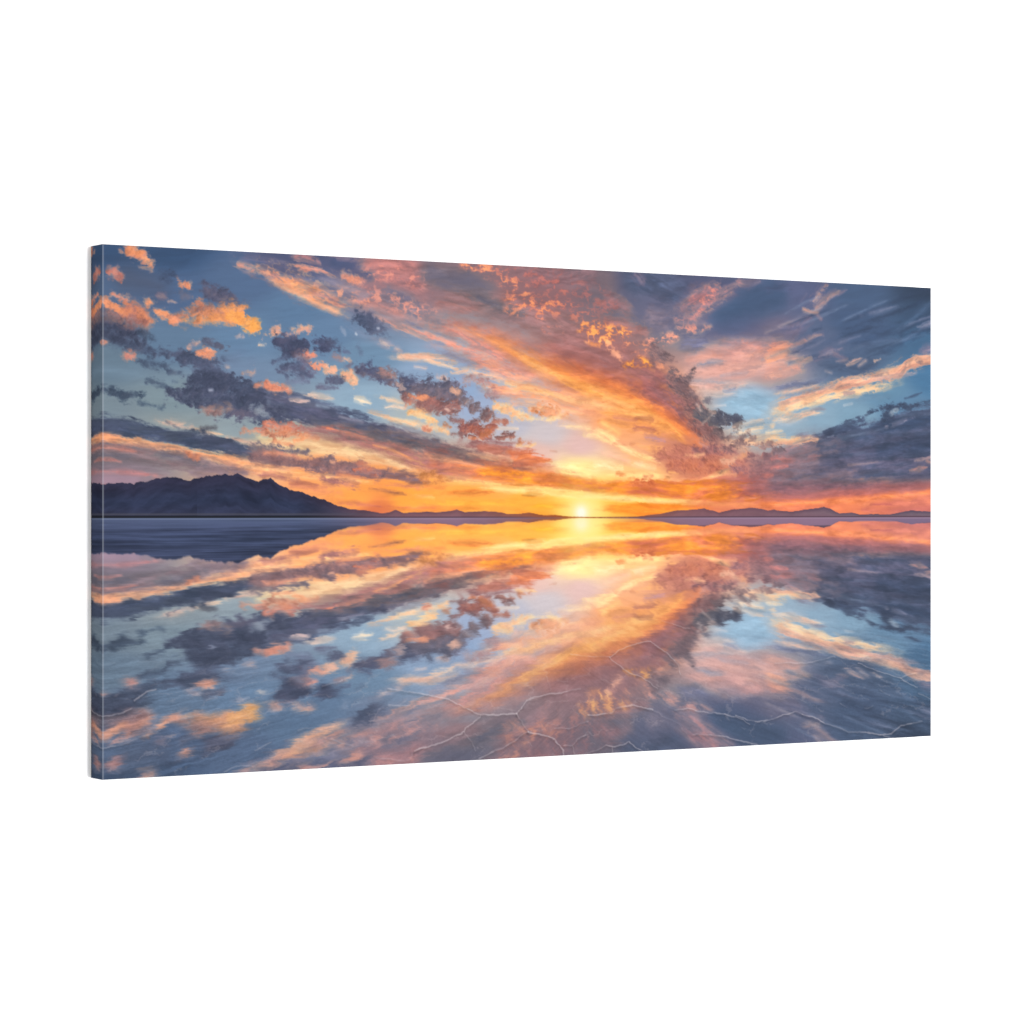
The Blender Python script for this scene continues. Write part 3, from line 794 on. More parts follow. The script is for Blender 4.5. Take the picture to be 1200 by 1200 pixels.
s|779.1,55.4,0.4 815.9,39.4,0.8 853.2,25.1,0.3|9c94a8 9c94a8|0.46 1.68 1.1
s|768.8,58.5,0.7 798.6,46.5,1.3 829.9,36.2,0.6|b4989c b4989c|0.56 1.36 1.1
s|951,55.4,0.9 983.9,48.7,1.9 1017.1,41.8,0.7|40567a 40567a|0.43 1.36 1.1
s|860.3,68.6,0.9 885.1,60.3,1.7 911.3,54.8,0.7|9c94a8 9c94a8|0.46 1.92 1.1
s|935.3,59.7,0.5 980.2,40.2,0.9 1025.8,22.4,0.4|40567a 40567a|0.41 1.44 1.1
s|931.7,36.3,0.5 949.8,29,1 966.8,23.7,0.4|465a7c 465a7c|0.52 1.76 1.1
s|845,67.2,1 881.5,54.9,2.1 919.6,41.4,0.9|50688e 50688e|0.53 1.68 1.1
s|797.5,81.5,1 817.1,74.5,2.1 836.9,67.4,0.9|465a7c 465a7c|0.62 1.12 1.1
s|955.8,44.9,0.6 987.6,35.2,1.3 1019.6,26.5,0.5|9c94a8 9c94a8|0.53 1.28 1.1
s|942.5,18,1 969.2,9.4,1.9 997.4,2.5,0.8|465a7c 465a7c|0.51 2.08 1.1
s|869.7,45,0.6 893.4,37.6,1.1 917.3,30.2,0.5|40567a 40567a|0.39 1.44 1.1
s|873.2,58.9,0.8 901.7,50.5,1.4 930.5,44.8,0.6|465a7c 465a7c|0.64 1.68 1.1
s|831,85.2,1 845,82,2 860.3,78.8,0.8|40567a 40567a|0.45 1.92 1.1
s|873.2,52.3,1.1 917.3,38.7,2.1 961.9,24.8,0.9|465a7c 465a7c|0.64 2 1.1
s|879.1,40.9,0.4 923.2,26.2,0.7 968,13.2,0.3|465a7c 465a7c|0.44 2 1.1
s|789.4,39.5,0.6 822.9,23.5,1 856.7,10.1,0.5|8492ac 8492ac|0.6 1.04 1.1
s|867.3,44.1,0.7 908.9,26.8,1.3 952.2,11,0.6|8492ac 8492ac|0.57 1.36 1.1
s|859.1,87.2,1 888.6,77.1,1.9 919.6,63.9,0.8|50688e 50688e|0.39 1.36 1.1
p|45.2,127.1,1.6 61,129.1,2.5 74.3,134.5,1.3|50617a 50617a|0.88 1.04 1
p|72.5,126.5,1.5 76.9,127.2,1.2|586a84 586a84|0.8 0.96 1
p|-1.7,133.8,3.3 8.6,137.5,3.3 21.6,141.3,3.3 41.7,140,1.6|44586f 50627a|0.9 1.36 1
p|36.4,145.8,1.6 50.4,149.5,2.1 61,152.5,1.1|50647c 50647c|0.85 1.12 1
p|69.8,138.6,3.3 89.4,138.2,10 109.9,140.2,13.4 132.5,145.4,14.2 159.8,153.1,12.6 187.5,160.9,6.8|505874 5a607c|0.97 1.6 0.8
p|85.8,128.6,4.2 105.5,124,6.7 132.5,129.1,10.1 159.8,136.7,11|525a76 525a76|0.95 1.6 0.8
p|105.5,152.5,2.5 118.9,153.9,3.3 132.5,150.3,1.7|a07c7c b8897e|0.85 1.6 1
p|137,155.2,4.2 155.3,158.1,4.2|7c6c80 7c6c80|0.7 2 1
p|110.8,133.7,0.8 113.5,133.6,0.8|c8ccd8 c8ccd8|0.8 0.64 0.5
s|54.8,163.9,1.7 74.3,166.8,2.9 94.7,169.7,1.2|d8a898 e4b8a0|0.9 1.44 0.9
s|65.4,165.3,1.2 78.7,170.8,1.2|6e7280 6e7280|0.8 0.8 1
s|93.8,171.4,1.3 109.9,174.4,1.8 125.3,175.8,0.8|ecbc98 ecbc98|0.92 0.96 0.9
p|102.8,170.4,1.5 117.1,170.2,1.1|686870 686870|0.85 0.96 1
s|128,178.2,1.2 146.1,182,1.7 159.8,183.5,1.2|e4b49c e4b49c|0.85 1.04 1
p|148,172.2,2.1 159.8,172,3.4 170.9,173.5,3.4|c88270 de9676|0.93 1.28 1
s|-6.9,168.1,9.8 26,172.4,9 61,178.3,8.3 101,183.4,8.3 137,189.5,7.6 182.8,198.9,5.9|465470 525c78|0.97 1.6 0.8
s|101,181.8,5.8 128,185.5,5.9 150.7,188.5,4.2|545a74 545a74|0.9 1.6 0.9
s|-10.3,180.1,4.1 17.3,182.1,4.1 39,185.8,3.3 65.4,189.5,4.1 96.5,194.8,4.2 125.3,201.1,5 159.8,207.3,5.9 196.7,211.1,3.4|f0ac78 f8c48c|0.95 1.36 0.8
s|-10.3,177.7,3.3 17.3,179.7,2.5|eaa074 eaa074|0.8 1.6 0.8
s|-10.3,189.6,5.7 34.7,193.9,7.4 78.7,201.5,10 159.8,218.8,9.3|826c78 8e727c|0.93 2.4 0.8
s|-10.3,188.8,1.6 21.6,190.8,2.1 45.2,195.4,1.1|cc8c7c d89a84|0.85 1.36 1
s|-10.3,195.2,2.4 34.7,199.5,2.5|6e6a7a 6e6a7a|0.7 1.76 1
s|56.6,194.5,3.3 83.1,198.2,5 114.4,206,4.2|72687a 7c6e7c|0.85 1.92 0.9
p|89.4,195.7,2.5 98.3,198.1,2.5|d88c68 d88c68|0.8 1.36 1
s|-4.3,200.7,1.6 8.6,200.6,1.8 19,202.9,0.8|d08a80 d08a80|0.85 1.2 1
s|-10.3,207.1,2.4 34.7,208.3,3.3 78.7,214.4,2.5|8a7284 8a7284|0.7 2 1
s|-10.3,211.9,1.2 26,212.4,2 65.4,216.1,2.1|c07c7c cc8680|0.8 1.44 1
s|78.7,212,4.1 114.4,214.2,5.8 150.7,218.9,5|94788a 94788a|0.75 2.8 0.9
g|-1.7,221.3,3.3 34.7,220.3,3.3|a8809a a8809a|0.6 2.4 0
s|-6.9,225.4,1.6 5.2,225.3,1.2|d48a84 d48a84|0.7 1.2 0.8
s|159.8,177.7,5.9 196.7,185.5,6.8 243.6,188.3,7.7 291.3,194.5,7.8 349.6,208.3,6.1|e8c898 eed8a4|0.85 3.2 0.7
s|159.8,139.1,11 196.7,148.3,13.6 243.6,159.1,11.1 291.3,170,9.5 349.6,183.6,7.9 394.2,195.1,5.3|555a76 62617a|0.97 1.92 0.75
s|187.5,132.8,2.5 215.4,138.8,3.4 259.7,150.4,1.7|5e6884 5e6884|0.9 1.6 0.9
s|226.6,148.6,1.7 248.3,151.5,3.4 272.1,155.2,3.4 296.1,159,2.6|545c78 545c78|0.92 1.2 1
s|226.6,146.1,1.4 238.9,147.5,1|9cb0c4 9cb0c4|0.6 1.2 1
s|251.1,156.4,0.9 275.9,161.9,1.3|a8a0ac a8a0ac|0.7 1.04 1
p|157.1,149.9,2.5 170.9,155.4,3.4|8a96a4 a0a8ae|0.75 1.44 1.2
p|159.8,127.7,2.1 166.3,128.3,1.3|dc9478 dc9478|0.9 1.04 1
p|171.8,127.4,3 180.1,130.5,3.4 194.9,131.8,2.1|dc8a70 f0a482|0.95 1.12 1
s|197.7,141.7,1.3 207.9,142.3,2.4 218.2,142.1,1|d8b4ac e8c0ac|0.9 1.12 0.9
s|210.7,134.8,1.7 224.7,137,2.6 243.6,139.1,0.9|f0c0a4 f4ccb0|0.93 1.12 0.9
s|268.3,139.4,2.1 276.9,140.9,3 285.5,143.2,1.1|f8dcbc fce4c4|0.95 1.12 0.8
s|291.3,135.5,1.3 305.7,138.6,2.3 322.2,142.5,1.7|f0ccac f0ccac|0.9 1.12 0.9
s|302.8,147.1,1.7 312.5,145.2,2.6 324.2,147.5,2.2|ecccb4 ecccb4|0.9 1.2 0.9
s|279.7,150.9,1.3 300.9,155.6,2.2 325.1,160.2,3.5 354.5,168.3,3.5|ecb48c f8d0a0|0.93 1.36 0.9
p|225.7,127.8,1.4 238.9,128.3,1.9 249.2,128.9,1.3|70708a 70708a|0.85 1.04 1
p|194.9,124.4,1.7 217.2,122.2,1.7|7e84a0 7e84a0|0.6 1.28 1.2
s|300.9,165.7,3.5 330,173.7,6.1 369.3,183.4,5.3|7c6c7e 94767c|0.8 2.4 0.9
p|169,165.3,2.1 182.8,167.5,3.4 201.4,169.7,4.2|d0806a e8987a|0.93 1.36 1.1
p|192.1,169.9,3.4 206,168,2.5|c07064 c07064|0.75 1.6 1.1
p|176.4,175,3.4 192.1,173.2,5.1 210.7,176.2,2.6|a8705f d8906c|0.92 1.52 1.1
p|201.4,179.7,3.4 215.4,177,3 226.6,178.5,1.7|f0b07c f0b07c|0.85 1.44 1
p|180.1,181.6,1.7 196.7,183.9,2.5|e8a478 e8a478|0.8 1.44 1
s|201.4,167.2,4.2 253,174,6.9 291.3,183.5,6.9 330,195.7,7.8 389.2,209.7,8.8|986a6e ac7470|0.92 1.92 0.8
s|227.6,166,1.4 253,170.6,2.2 281.6,176.9,2.2 300.9,181.7,1.3|ec8e68 f09c74|0.92 1.2 0.8
s|291.3,177.6,1.7 320.3,184,2.2 354.5,193.8,1.7|e08c6c e08c6c|0.8 1.36 0.9
s|276.9,181.2,0.9 310.6,188.3,1.1 349.6,204.1,1.1|f0a468 f0a468|0.8 0.96 0.8
p|158,189.3,5.1 178.2,189.8,3.4 201.4,191.2,3 215.4,192.7,1.3|74687c 80707c|0.95 1.44 1
s|132.5,192.8,4.2 159.8,197.4,5.9 187.5,200.5,5.9 215.4,204.4,6.8 243.6,207.5,7.7 272.1,208.9,6.9 310.6,213.7,5.2 369.3,221.8,2.6|806474 96706f|0.95 1.92 0.8
p|158,195.8,3.4 187.5,198,4.2 215.4,201.9,5.1 243.6,205,6.8 272.1,206.4,5.2 300.9,211.2,3.5|7c6474 966e70|0.75 1.6 0.9
p|237,196.7,3.4 245.5,198.3,3.4|846a78 846a78|0.95 1.28 1
p|241.7,200.8,1.4 245.5,200.8,1.2|e8b08c e8b08c|0.9 0.8 0.9
p|169,193.2,1.3 178.2,192.3,1.7 201.4,195.4,1.5 207.9,198.6,1.1|e09c7c e09c7c|0.85 1.04 1
p|267.3,207.3,2.6 281.6,207.2,3.4 296.1,209.6,1.7|d87e60 e08c68|0.8 1.6 1.1
p|248.3,213.3,1.3 272.1,215.6,1.4|e08c64 e08c64|0.8 1.2 1
s|158,207.3,2.5 196.7,212.8,3 243.6,216.6,3 291.3,220.5,1.7|f8c080 fcca8c|0.9 1.44 0.8
s|158,213.9,3.4 178.2,213.7,3.4 206,219.4,4.2|b47c6c a87070|0.9 1.76 1
s|187.5,222.8,2.5 210.7,222.6,3.4 238.9,225.8,1.7|c07868 b87468|0.85 1.6 1
s|159.8,222.1,1.7 187.5,225.2,1.7|f0a878 f0a878|0.7 1.6 0.9
s|223.8,215.1,1.7 243.6,220,3.9 260.6,223.2,4.3 277.8,226.5,1.7|9c6c6c a87268|0.94 1.36 0.95
s|201.4,227.7,2.5 253,230.8,1.7|d8866c d8866c|0.7 1.6 0.9
s|284.5,225.6,1 296.1,227.3,1.7 312.5,230.6,1.9 332,233,0.7|a87058 b47858|0.92 0.96 0.8
s|291.3,221.4,1.7 349.6,226.2,2.6|d0846c d0846c|0.8 1.6 0.9
s|251.1,242.5,1.3 267.3,241.6,2.6 297,244.1,1.1|c87864 c87864|0.88 1.44 0.7
s|159.8,233.6,1.7 253,238.3,3.4|e89468 e89468|0.5 3.2 0.7
s|305.7,244.9,1.7 349.6,245.7,3.1 389.2,246.6,1.8|e07c5c e07c5c|0.8 1.6 0.7
s|328.1,233.1,1.3 369.3,235.5,1.8|fcd07c fcd07c|0.8 1.44 0.7
p|308.6,122.5,4.3 330,127.1,7.8 354.5,129.1,11.4 379.3,132.8,11.4 390.2,136,5.3|6e6274 80687a|0.97 1.6 0.95
p|327.1,138.2,5.2 349.6,143.7,8.7 369.3,145.8,7.9 385.2,144.7,5.3|8c6468 a0706c|0.96 1.6 1
p|352.6,121.5,4.4 371.3,125.3,4.4|666478 666478|0.9 1.6 1
p|326.1,122.9,4.3 334.9,120.2,3.5|5e6480 5e6480|0.9 1.6 1
p|313.5,120.7,2.6 319.3,124.8,3.5|b89c9c a48c90|0.8 1.2 1.1
p|330,133.9,1.7 341.8,137,2.2 349.6,135.2,1.7|f0a878 e0906c|0.9 1.12 1.1
p|325.1,145.8,2.2 330,143.2,1.7|e0906c e0906c|0.9 1.04 1.1
p|328.1,151.7,1.7 337.8,150.7,3 349.6,155.6,3.5 361.4,158.8,1.7|fcc888 fcd498|0.95 1.28 1
p|379.3,127.7,2.6 385.2,128.4,1.8|ecb898 ecb898|0.9 0.96 1
p|372.3,146.6,1.8 374.3,147.5,1.4|d8b4a8 d8b4a8|0.85 0.8 1
p|355.5,139.3,2.6 363.4,141.7,2.6|b07870 b07870|0.7 1.6 1
p|392.2,138.5,3.5 399.2,141,3.5|84707c 84707c|0.92 1.28 1
p|401.2,146.9,3.5 408.2,145.1,3.5|846a74 846a74|0.95 1.12 1
p|416.3,155.3,4.4 422.3,150.9,5.7 426.4,149.1,3.5|7c5f68 8c6868|0.96 1.2 1
p|428.4,158.5,2.7 441.6,158.3,2.7|a86c60 b8765e|0.95 1.12 1
p|378.3,158.5,3.9 390.2,158.3,4|92686a 92686a|0.95 1.28 1
p|371.3,162,2.6 377.3,164.5,1.8|c0805c c0805c|0.85 1.04 1
p|390.2,166.9,5.3 404.2,165.8,8.8 415.3,170.8,8 427.4,164.6,4.4|8a5c60 a86658|0.97 1.36 1
p|414.3,172.5,3.5 424.3,168.9,2.7|d0825c d0825c|0.85 1.44 1
p|399.2,175.3,1.8 414.3,176,1.8|dc9068 dc9068|0.8 1.2 1
p|379.3,171.3,2.1 391.2,172,1.4|8c6c70 8c6c70|0.9 0.96 1
p|349.6,167.5,2.6 361.4,165.6,2.6 374.3,169.7,1.8|f4c490 f8d0a0|0.9 1.28 1
p|346.7,167.5,2.6 354.5,168.3,1.7|c47c68 c47c68|0.85 1.12 1
p|433.4,175.7,2 441.6,173.9,3.6 450.7,173.7,1.6|8c6260 a06c60|0.96 1.04 1
p|459.9,178.8,2.7 471.2,178.7,2.3|b4785c c4845e|0.95 1.04 1
p|455.8,182.4,1.1 472.2,183,1.4 477.4,179.5,0.9|fad494 fad494|0.85 0.96 1
s|433.4,165.3,1.4 456.9,165,0.9|f0d0b0 f0d0b0|0.8 1.04 0.8
p|429.4,144.7,2.7 444.6,145.3,5.3 457.9,150.2,5.3 467.1,153.5,2.2|f4c088 fcd89c|0.92 1.44 1
p|449.7,138.2,2.7 453.8,141.6,3.6|eeb898 eeb898|0.8 1.28 1
p|471.2,145.6,4.5 485.6,144.5,5.4 501.2,148.6,5.4 513.6,150.1,2.2|e8a878 f8cc90|0.93 1.44 1
p|475.3,146.4,3.1 482.5,148.9,2.7|c88458 c88458|0.85 1.6 1
p|472.2,154.3,1.3 490.8,156.6,2.2 506.4,152.9,1.8|fce0a4 fce0a4|0.85 1.2 1
s|503.2,161.7,1.3 532.5,162.1,2.3 558.9,167,2.7|f8d8a0 f8d8a0|0.85 1.36 1
s|506.4,153.7,2.7 543,156.6,3.6|e8b898 e8b898|0.7 2 1
s|532.5,169.1,1.8 553.6,171.5,2.7 569.5,179.2,2.7|fce0a0 fce0a0|0.88 1.36 1
s|389.2,181.4,5.3 429.4,183.5,7.1 454.8,182.4,2.7|94646a a06c6a|0.93 1.6 0.95
s|404.2,184.7,5.3 439.5,187.7,6.2 470.2,190.9,4.5|ac7064 bc7864|0.93 1.92 0.9
s|444.6,196.3,7.1 470.2,195.2,8 496,197.6,3.6|d47858 e08458|0.96 1.6 0.85
s|349.6,181.9,7 389.2,190.9,7 424.3,198.3,5.3|86666e 946c6e|0.9 2.08 0.9
s|354.5,204,7.9 394.2,208,10.6 439.5,207.6,12.4 480.5,211.7,11.6 522,216.7,8.1 558.9,223.5,5.4|d0785e e08654|0.93 2.08 0.8
s|349.6,207.5,6.1 389.2,213.2,7 429.4,217.2,4.4|a87470 c07c6a|0.85 2.4 0.9
s|501.2,215,6.3 532.5,221,5.4 574.8,225.2,5.5|e8943c f0a040|0.85 2.8 0.8
s|470.2,210.9,8 501.2,215,7.2|e0884a e0884a|0.6 3.2 0.8
s|238.9,164.2,4.3 300.9,176.6,6.1 369.3,191.1,7 439.5,203.3,5.3 490.8,209,1.8|70646e a06c64|0.8 3.2 0.9
s|347.6,192.2,1.3 374.3,197,1.9 409.2,203.6,1.8 439.5,212,1.2|f0a478 f4b080|0.88 1.2 0.8
s|394.2,190,1.1 424.3,195.7,1.3 444.6,198.1,0.9|f0b484 f0b484|0.75 1.12 0.9
s|349.6,214.3,2.6 379.3,217.5,3.5 429.4,221.5,4.4 470.2,223.9,3.6 511.6,229.9,4.5|fcc878 fcd884|0.9 1.6 0.8
p|347.6,214.3,4.4 357.5,213.4,4.4 369.3,216.7,2.6|c88454 d8945c|0.92 1.6 1.1
s|347.6,224.5,2.2 369.3,226.1,1.8|e08c54 e08c54|0.85 1.28 0.9
s|354.5,229.6,1.3 384.2,229.5,2.9 409.2,228.5,3 429.4,229.3,1.1|d87c48 e48a48|0.93 1.2 0.8
s|438.5,221.5,1.1 449.7,222.3,2.1 463,223.1,1.1|d8904c d8904c|0.9 1.12 0.8
s|462,232.6,0.7 470.2,233,1.4 479.4,233.5,0.7|b87c34 b87c34|0.9 0.8 0.6
s|483.6,204.7,1.8 506.4,201.9,4.5 532.5,204.3,5.4 564.2,204.9,4.5|fcec9c fff0b0|0.92 1.92 0.9
s|501.2,208.9,1.8 543,212.1,3.6|fff0a0 fff0a0|0.8 1.6 0.9
s|490.8,224.7,2.7 532.5,228.9,4.5 574.8,232.3,3.6|fff088 fff088|0.8 2.4 0.7
s|349.6,239.8,2.6 409.2,241.4,3.5 470.2,239.6,3.6|f8b448 f8b448|0.7 2.4 0.7
s|475.3,243,1.3 496,243,2.7 519.9,242.1,1.4|f4a838 f4a838|0.85 1.6 0.7
s|349.6,246.6,2.6 409.2,246.6,2.6 470.2,249.1,1.8|f09448 f09448|0.7 1.6 0.7
s|496,187.1,0.9 503.2,187.9,0.7|d8a890 d8a890|0.7 0.64 0.7
s|601.6,107.6,16.4 644.9,126.2,18.4 677.9,149,16.7 703.4,170.3,12.1|90646a a0686a|0.93 4.8 0.75
p|650.4,113.6,8.3 666.9,122.2,9.2 677.9,132.7,7.4|766270 82666e|0.92 2.08 0.95
p|668,142,7.4 681.2,152.5,13 696.7,166.8,12.1 705.7,177.5,6.5|80626a 8c6668|0.93 2.4 0.9
p|685.6,148.8,6.5 703.4,152.2,9.3 719.1,153.7,6.5 734.8,152.5,3.7|64606e 706872|0.97 1.36 1
p|711.2,148.4,3.7 725.8,150,4.7 742.7,153.3,1.4|5e5e6e 5e5e6e|0.95 1.12 1
p|728.1,149,2.3 732.6,148,1.9|5a5a6c 5a5a6c|0.9 0.96 1
p|679,143.6,2.8 685.6,139.8,3.7 691.2,145.1,2.8|746874 746874|0.9 1.2 1
p|680.1,136.3,1.7 684.5,142.5,1.5|c8b0a8 c8b0a8|0.8 0.88 1.1
p|696.7,143.2,1.5 702.3,144,1.5 686.8,157,1.2|b89c94 b89c94|0.75 0.88 1.1
p|692.3,132.5,3.7 696.7,129.7,2.8|7e7482 7e7482|0.85 1.28 1
p|705.7,163.9,4.6 714.6,172.8,3.7|7a646c 7a646c|0.9 1.6 1
s|628.6,144.5,2.8 661.4,161.9,4.6 692.3,181.3,1.9|ec7c4c ec7c4c|0.7 5.6 0.8
s|553.6,145.9,3.6 596.2,149.5,4.6 639.5,160.4,5.5 672.4,176.1,4.6|ec9c58 f6b468|0.9 1.92 0.95
s|553.6,141.4,1.8 585.5,145.3,2.7 617.8,151.8,1.8|fccc7c fccc7c|0.85 1.28 0.9
s|601.6,152.1,1.8 617.8,152.7,2.7 628.6,155.2,1.8|c07a5c c07a5c|0.85 1.2 1
s|574.8,151.7,2.3 601.6,154.8,1.8|c8846c c8846c|0.75 1.44 1
s|553.6,156.5,3.6 596.2,161.1,4.6 639.5,169.4,4.6|e89458 f0a864|0.85 1.92 1
s|590.8,162.9,2.7 612.4,161.7,3.2 628.6,164.2,1.8|c07c68 c07c68|0.85 1.36 1
s|612.4,171.5,2.3 634,174.8,3.2 652.6,177.3,2.3|c09090 b08084|0.88 1.44 1
s|553.6,165.3,2.7 569.5,172.1,4.5 585.5,182.5,3.6 607,191.2,2.3 626.4,194.6,1.8 636.2,201.6,1.5|fcdc90 fce8a8|0.92 1.44 0.9
s|558.9,157.2,2.7 580.1,167.5,2.7|f8d080 f8d080|0.7 1.6 0.9
s|590.8,178.9,2.7 623.2,183,3.7 650.4,187.2,3.7|f0b070 f0b070|0.85 1.76 1
s|574.8,177.4,2.3 601.6,180.6,2.3|d09068 d09068|0.75 1.36 1
p|634,190,6.4 661.4,188.8,10.2 694.5,190.3,9.3 711.2,186.5,5.6|c4806c b87468|0.92 2.08 0.9
p|644.9,202.5,6.4 677.9,200.4,7.4 705.7,202,5.6|bc7464 cc7c60|0.92 1.92 0.9
p|677.9,185.1,4.6 705.7,182.9,6.5 728.1,185.4,3.7|a06c70 946870|0.9 1.76 1
p|664.7,189.7,0.9 677.9,190.5,1.7 689,188.6,0.9|f0b888 f0b888|0.85 1.04 1.1
p|683.4,177.8,1.7 692.3,180.4,1.5|d0a090 d0a090|0.7 1.12 1.1
s|553.6,186.5,2.7 574.8,192.4,3.6 607,199.2,2.7|ecbca0 ecbca0|0.75 2.4 0.8
s|551.4,201.5,3.6 562,200.5,3.6 576.9,204.8,3.2 590.8,203.8,1.8|fce8a4 fff0b8|0.92 1.36 1
s|590.8,197.6,2.3 612.4,201.8,3.2 628.6,205.3,2.3|f8dca4 f8dca4|0.85 1.36 1
s|553.6,210.3,2.7 596.2,210.9,3.6 639.5,211.5,2.8|fcdc90 fcdc90|0.85 1.76 0.9
p|578,210.1,2 588.7,210.9,1.8|e0965c e0965c|0.9 1.04 1
p|612.4,212.5,2.3 622.1,211.6,1.5|d49468 d49468|0.85 1.04 1
p|640.6,213.3,1.5 655.9,212.3,1.1|d89c68 d89c68|0.85 0.96 1
p|661.4,214.9,2 683.4,213.9,2.2 700.1,213.8,1.3|c8866c c8866c|0.85 1.2 1
s|639.5,217.7,1.8 672.4,217.6,2.3 700.1,212,2.3 722.4,206.4,2.1 734.8,200.8,1.5|fcd488 fcdc94|0.93 1.2 0.95
s|634,207.9,1.4 661.4,208.6,1.4|f8c078 f8c078|0.85 1.04 0.9
p|711.2,206.5,1.5 722.4,203.6,1.1|a08070 a08070|0.7 0.96 1
s|551.4,226.2,5.4 585.5,224.3,6.4 628.6,223.2,7.3 683.4,225.6,9.3 739.3,225.4,10.3 779.1,227.1,11.3|e8843c d4705a|0.95 1.76 0.7
p|596.2,219.8,1.8 609.1,218.8,3.2 623.2,221.4,2.3|e07c54 e07c54|0.9 1.2 1.1
s|705.7,221,7.4 750.6,216.2,10.3 784.8,215.1,11.3|a86c70 b47470|0.85 2.8 0.8
s|716.8,230,3.7 750.6,227.2,4.7 784.8,228.9,5.7|94666c 94666c|0.7 2.8 0.8
s|553.6,232.3,2.7 580.1,234.9,3.6 617.8,236.6,3.7 661.4,239.2,3.7 700.1,239.1,1.9|fcd470 fce088|0.93 1.44 0.7
s|585.5,236.7,0.9 601.6,236.6,0.9|d89c4c d89c4c|0.85 0.8 0.8
s|634,238.4,0.9 650.4,239.2,0.9|d89c54 d89c54|0.8 0.8 0.8
s|661.4,239.2,1.8 705.7,241.8,2.8 773.4,240.8,2.8|f09c68 f09c68|0.8 1.6 0.7
s|558.9,244.7,3.2 596.2,246.4,4.6 639.5,246.4,4.1 677.9,242.8,1.9|f08c34 f0803c|0.95 1.44 0.6
s|716.8,237.3,0.7 739.3,235.4,1.4 762,234.4,0.8|e89880 e89880|0.75 0.96 0.7
s|728.1,247.3,1.9 779.1,243.6,2.8|e88c60 e88c60|0.7 1.6 0.7
s|714.6,127.5,10.2 745,129.6,15 779.1,138,13.2|88aac0 92b0c4|0.8 5.6 0.4
s|672.4,115.7,3.7 705.7,118.6,4.6 750.6,113.9,2.8|dcb0a4 ecc4b0|0.88 1.76 1
s|674.6,123.8,2.3 705.7,125.8,2.8 739.3,122.4,1.9|d8bcb4 d8bcb4|0.75 1.6 1
s|709,121.2,1.4 725.8,119,2.4 741.6,116,1.4|868ca4 868ca4|0.8 1.44 1
s|700.1,137.7,1.2 716.8,136.5,1.1|d0c4c0 d0c4c0|0.75 1.04 1
s|711.2,166.5,2.8 733.7,158.9,2.8 756.3,153.1,2.3 779.1,148.1,2.4|e0bca4 ecc8ac|0.85 1.28 1
s|737.1,160.7,1.1 756.3,156.8,1.5 779.1,152.7,1.2|8098a8 8098a8|0.85 0.96 0.9
s|722.4,167.3,1.9 750.6,162.3,2.8 779.1,157.3,2.4|f0cca8 f0cca8|0.85 1.2 1
s|716.8,177.4,4.7 745,175.2,5.6 773.4,171.2,4.7 796.3,169,2.8|e4b08c f4c898|0.9 1.76 1
p|722.4,170,2.8 739.3,168.9,3.3 748.4,166,1.9|7c6c74 8c7476|0.9 1.28 1.1
p|730.3,178.1,2.8 739.3,176.2,3.2 747.2,178.8,1.9|8a6f74 8a6f74|0.9 1.28 1.1
p|748.4,172.4,2.2 755.2,170.5,1.9|8a7478 8a7478|0.85 1.04 1.1
p|709,183.8,3.7 719.1,181.9,3.7 725.8,185.4,1.9|8c6c72 8c6c72|0.9 1.36 1.1
p|756.3,178.7,2.8 767.7,181.3,3.8 779.1,176.6,3.8|9c7c7a a8807a|0.85 1.44 1.1
p|712.4,195.6,2.8 723.6,195.5,3.7 730.3,192.7,1.9|e0b090 e0b090|0.85 1.36 1
p|739.3,190.8,3.7 748.4,187.9,2.8|e0a47c e0a47c|0.85 1.36 1
p|728.1,203.6,3.7 745,202.6,6.6 767.7,201.5,7.5|a07078 ac7674|0.93 1.6 1
p|750.6,187.9,2.8 764.3,191.4,5.6 782.5,192.1,6.6|946a74 9c7074|0.93 1.6 1
p|733.7,196.3,1.9 739.3,198,1.9|c88474 c88474|0.8 1.12 1
p|716.8,209.1,1.3 730.3,210,1.1|e8a880 e8a880|0.8 0.96 1
g|1023.3,178.3,33.3 961.9,183.8,27.2 901.7,191.9,19.2 836.9,205.5,11.4|565f7a 565f7a|0.8 11.2 0
s|1011,154.6,23.5 961.9,160.1,23.3 901.7,170.4,19.2 848.5,180.4,14.3 807.8,190.1,11.4|52607e 5e6480|0.96 2.4 0.8
s|1011,188,21.5 949.8,193.3,21.3 889.8,198.6,19.2 831,205.6,18.1 779.1,210.5,15.1|56607c 6a6680|0.95 4 0.8
s|878,173.5,11.5 831,182.4,12.4 790.6,190.2,8.5 750.6,200.7,3.7|686478 8c6c76|0.8 7.2 1.1
s|905.3,150.6,3.8 872.1,159.6,4.8 836.9,168.4,2.9|505d7c 505d7c|0.95 1.36 1
s|1011,145.1,7.8 961.9,151.6,7.8 913.7,158.9,6.7|465a7c 465a7c|0.85 2.4 0.9
p|901.7,148.8,2.9 889.8,150.9,1.9|566484 566484|0.9 1.12 1.1
s|1011,173.7,7.8 961.9,178.1,8.7 901.7,186.3,6.7|48597a 48597a|0.75 3.2 0.9
s|976.5,144.7,1 955.8,150.7,1.9 935.3,155.8,1.3|9890a4 a498a4|0.85 1.12 0.9
s|1011,139.3,2 986.3,141.7,1.9 949.8,143.3,1.9|76809a 76809a|0.6 1.44 1
s|931.7,158.7,1 901.7,163.8,1.5 872.1,168.9,1|7c86a0 7c86a0|0.6 1.2 1
p|910.1,140.2,1.9 922,139.1,2.9|485a78 485a78|0.92 1.04 1
p|929.3,136.1,2.9 940.1,133.1,3.4 955.8,133.7,2.4|4c5e7c 4c5e7c|0.93 1.12 1
p|949.8,133.8,2.3 971.7,132.5,1.9 986.3,129.3,1|4e5f7c 4e5f7c|0.92 0.96 1
p|934.1,143.6,4.3 942.5,138.7,3.4|4a5c7a 4a5c7a|0.92 1.28 1
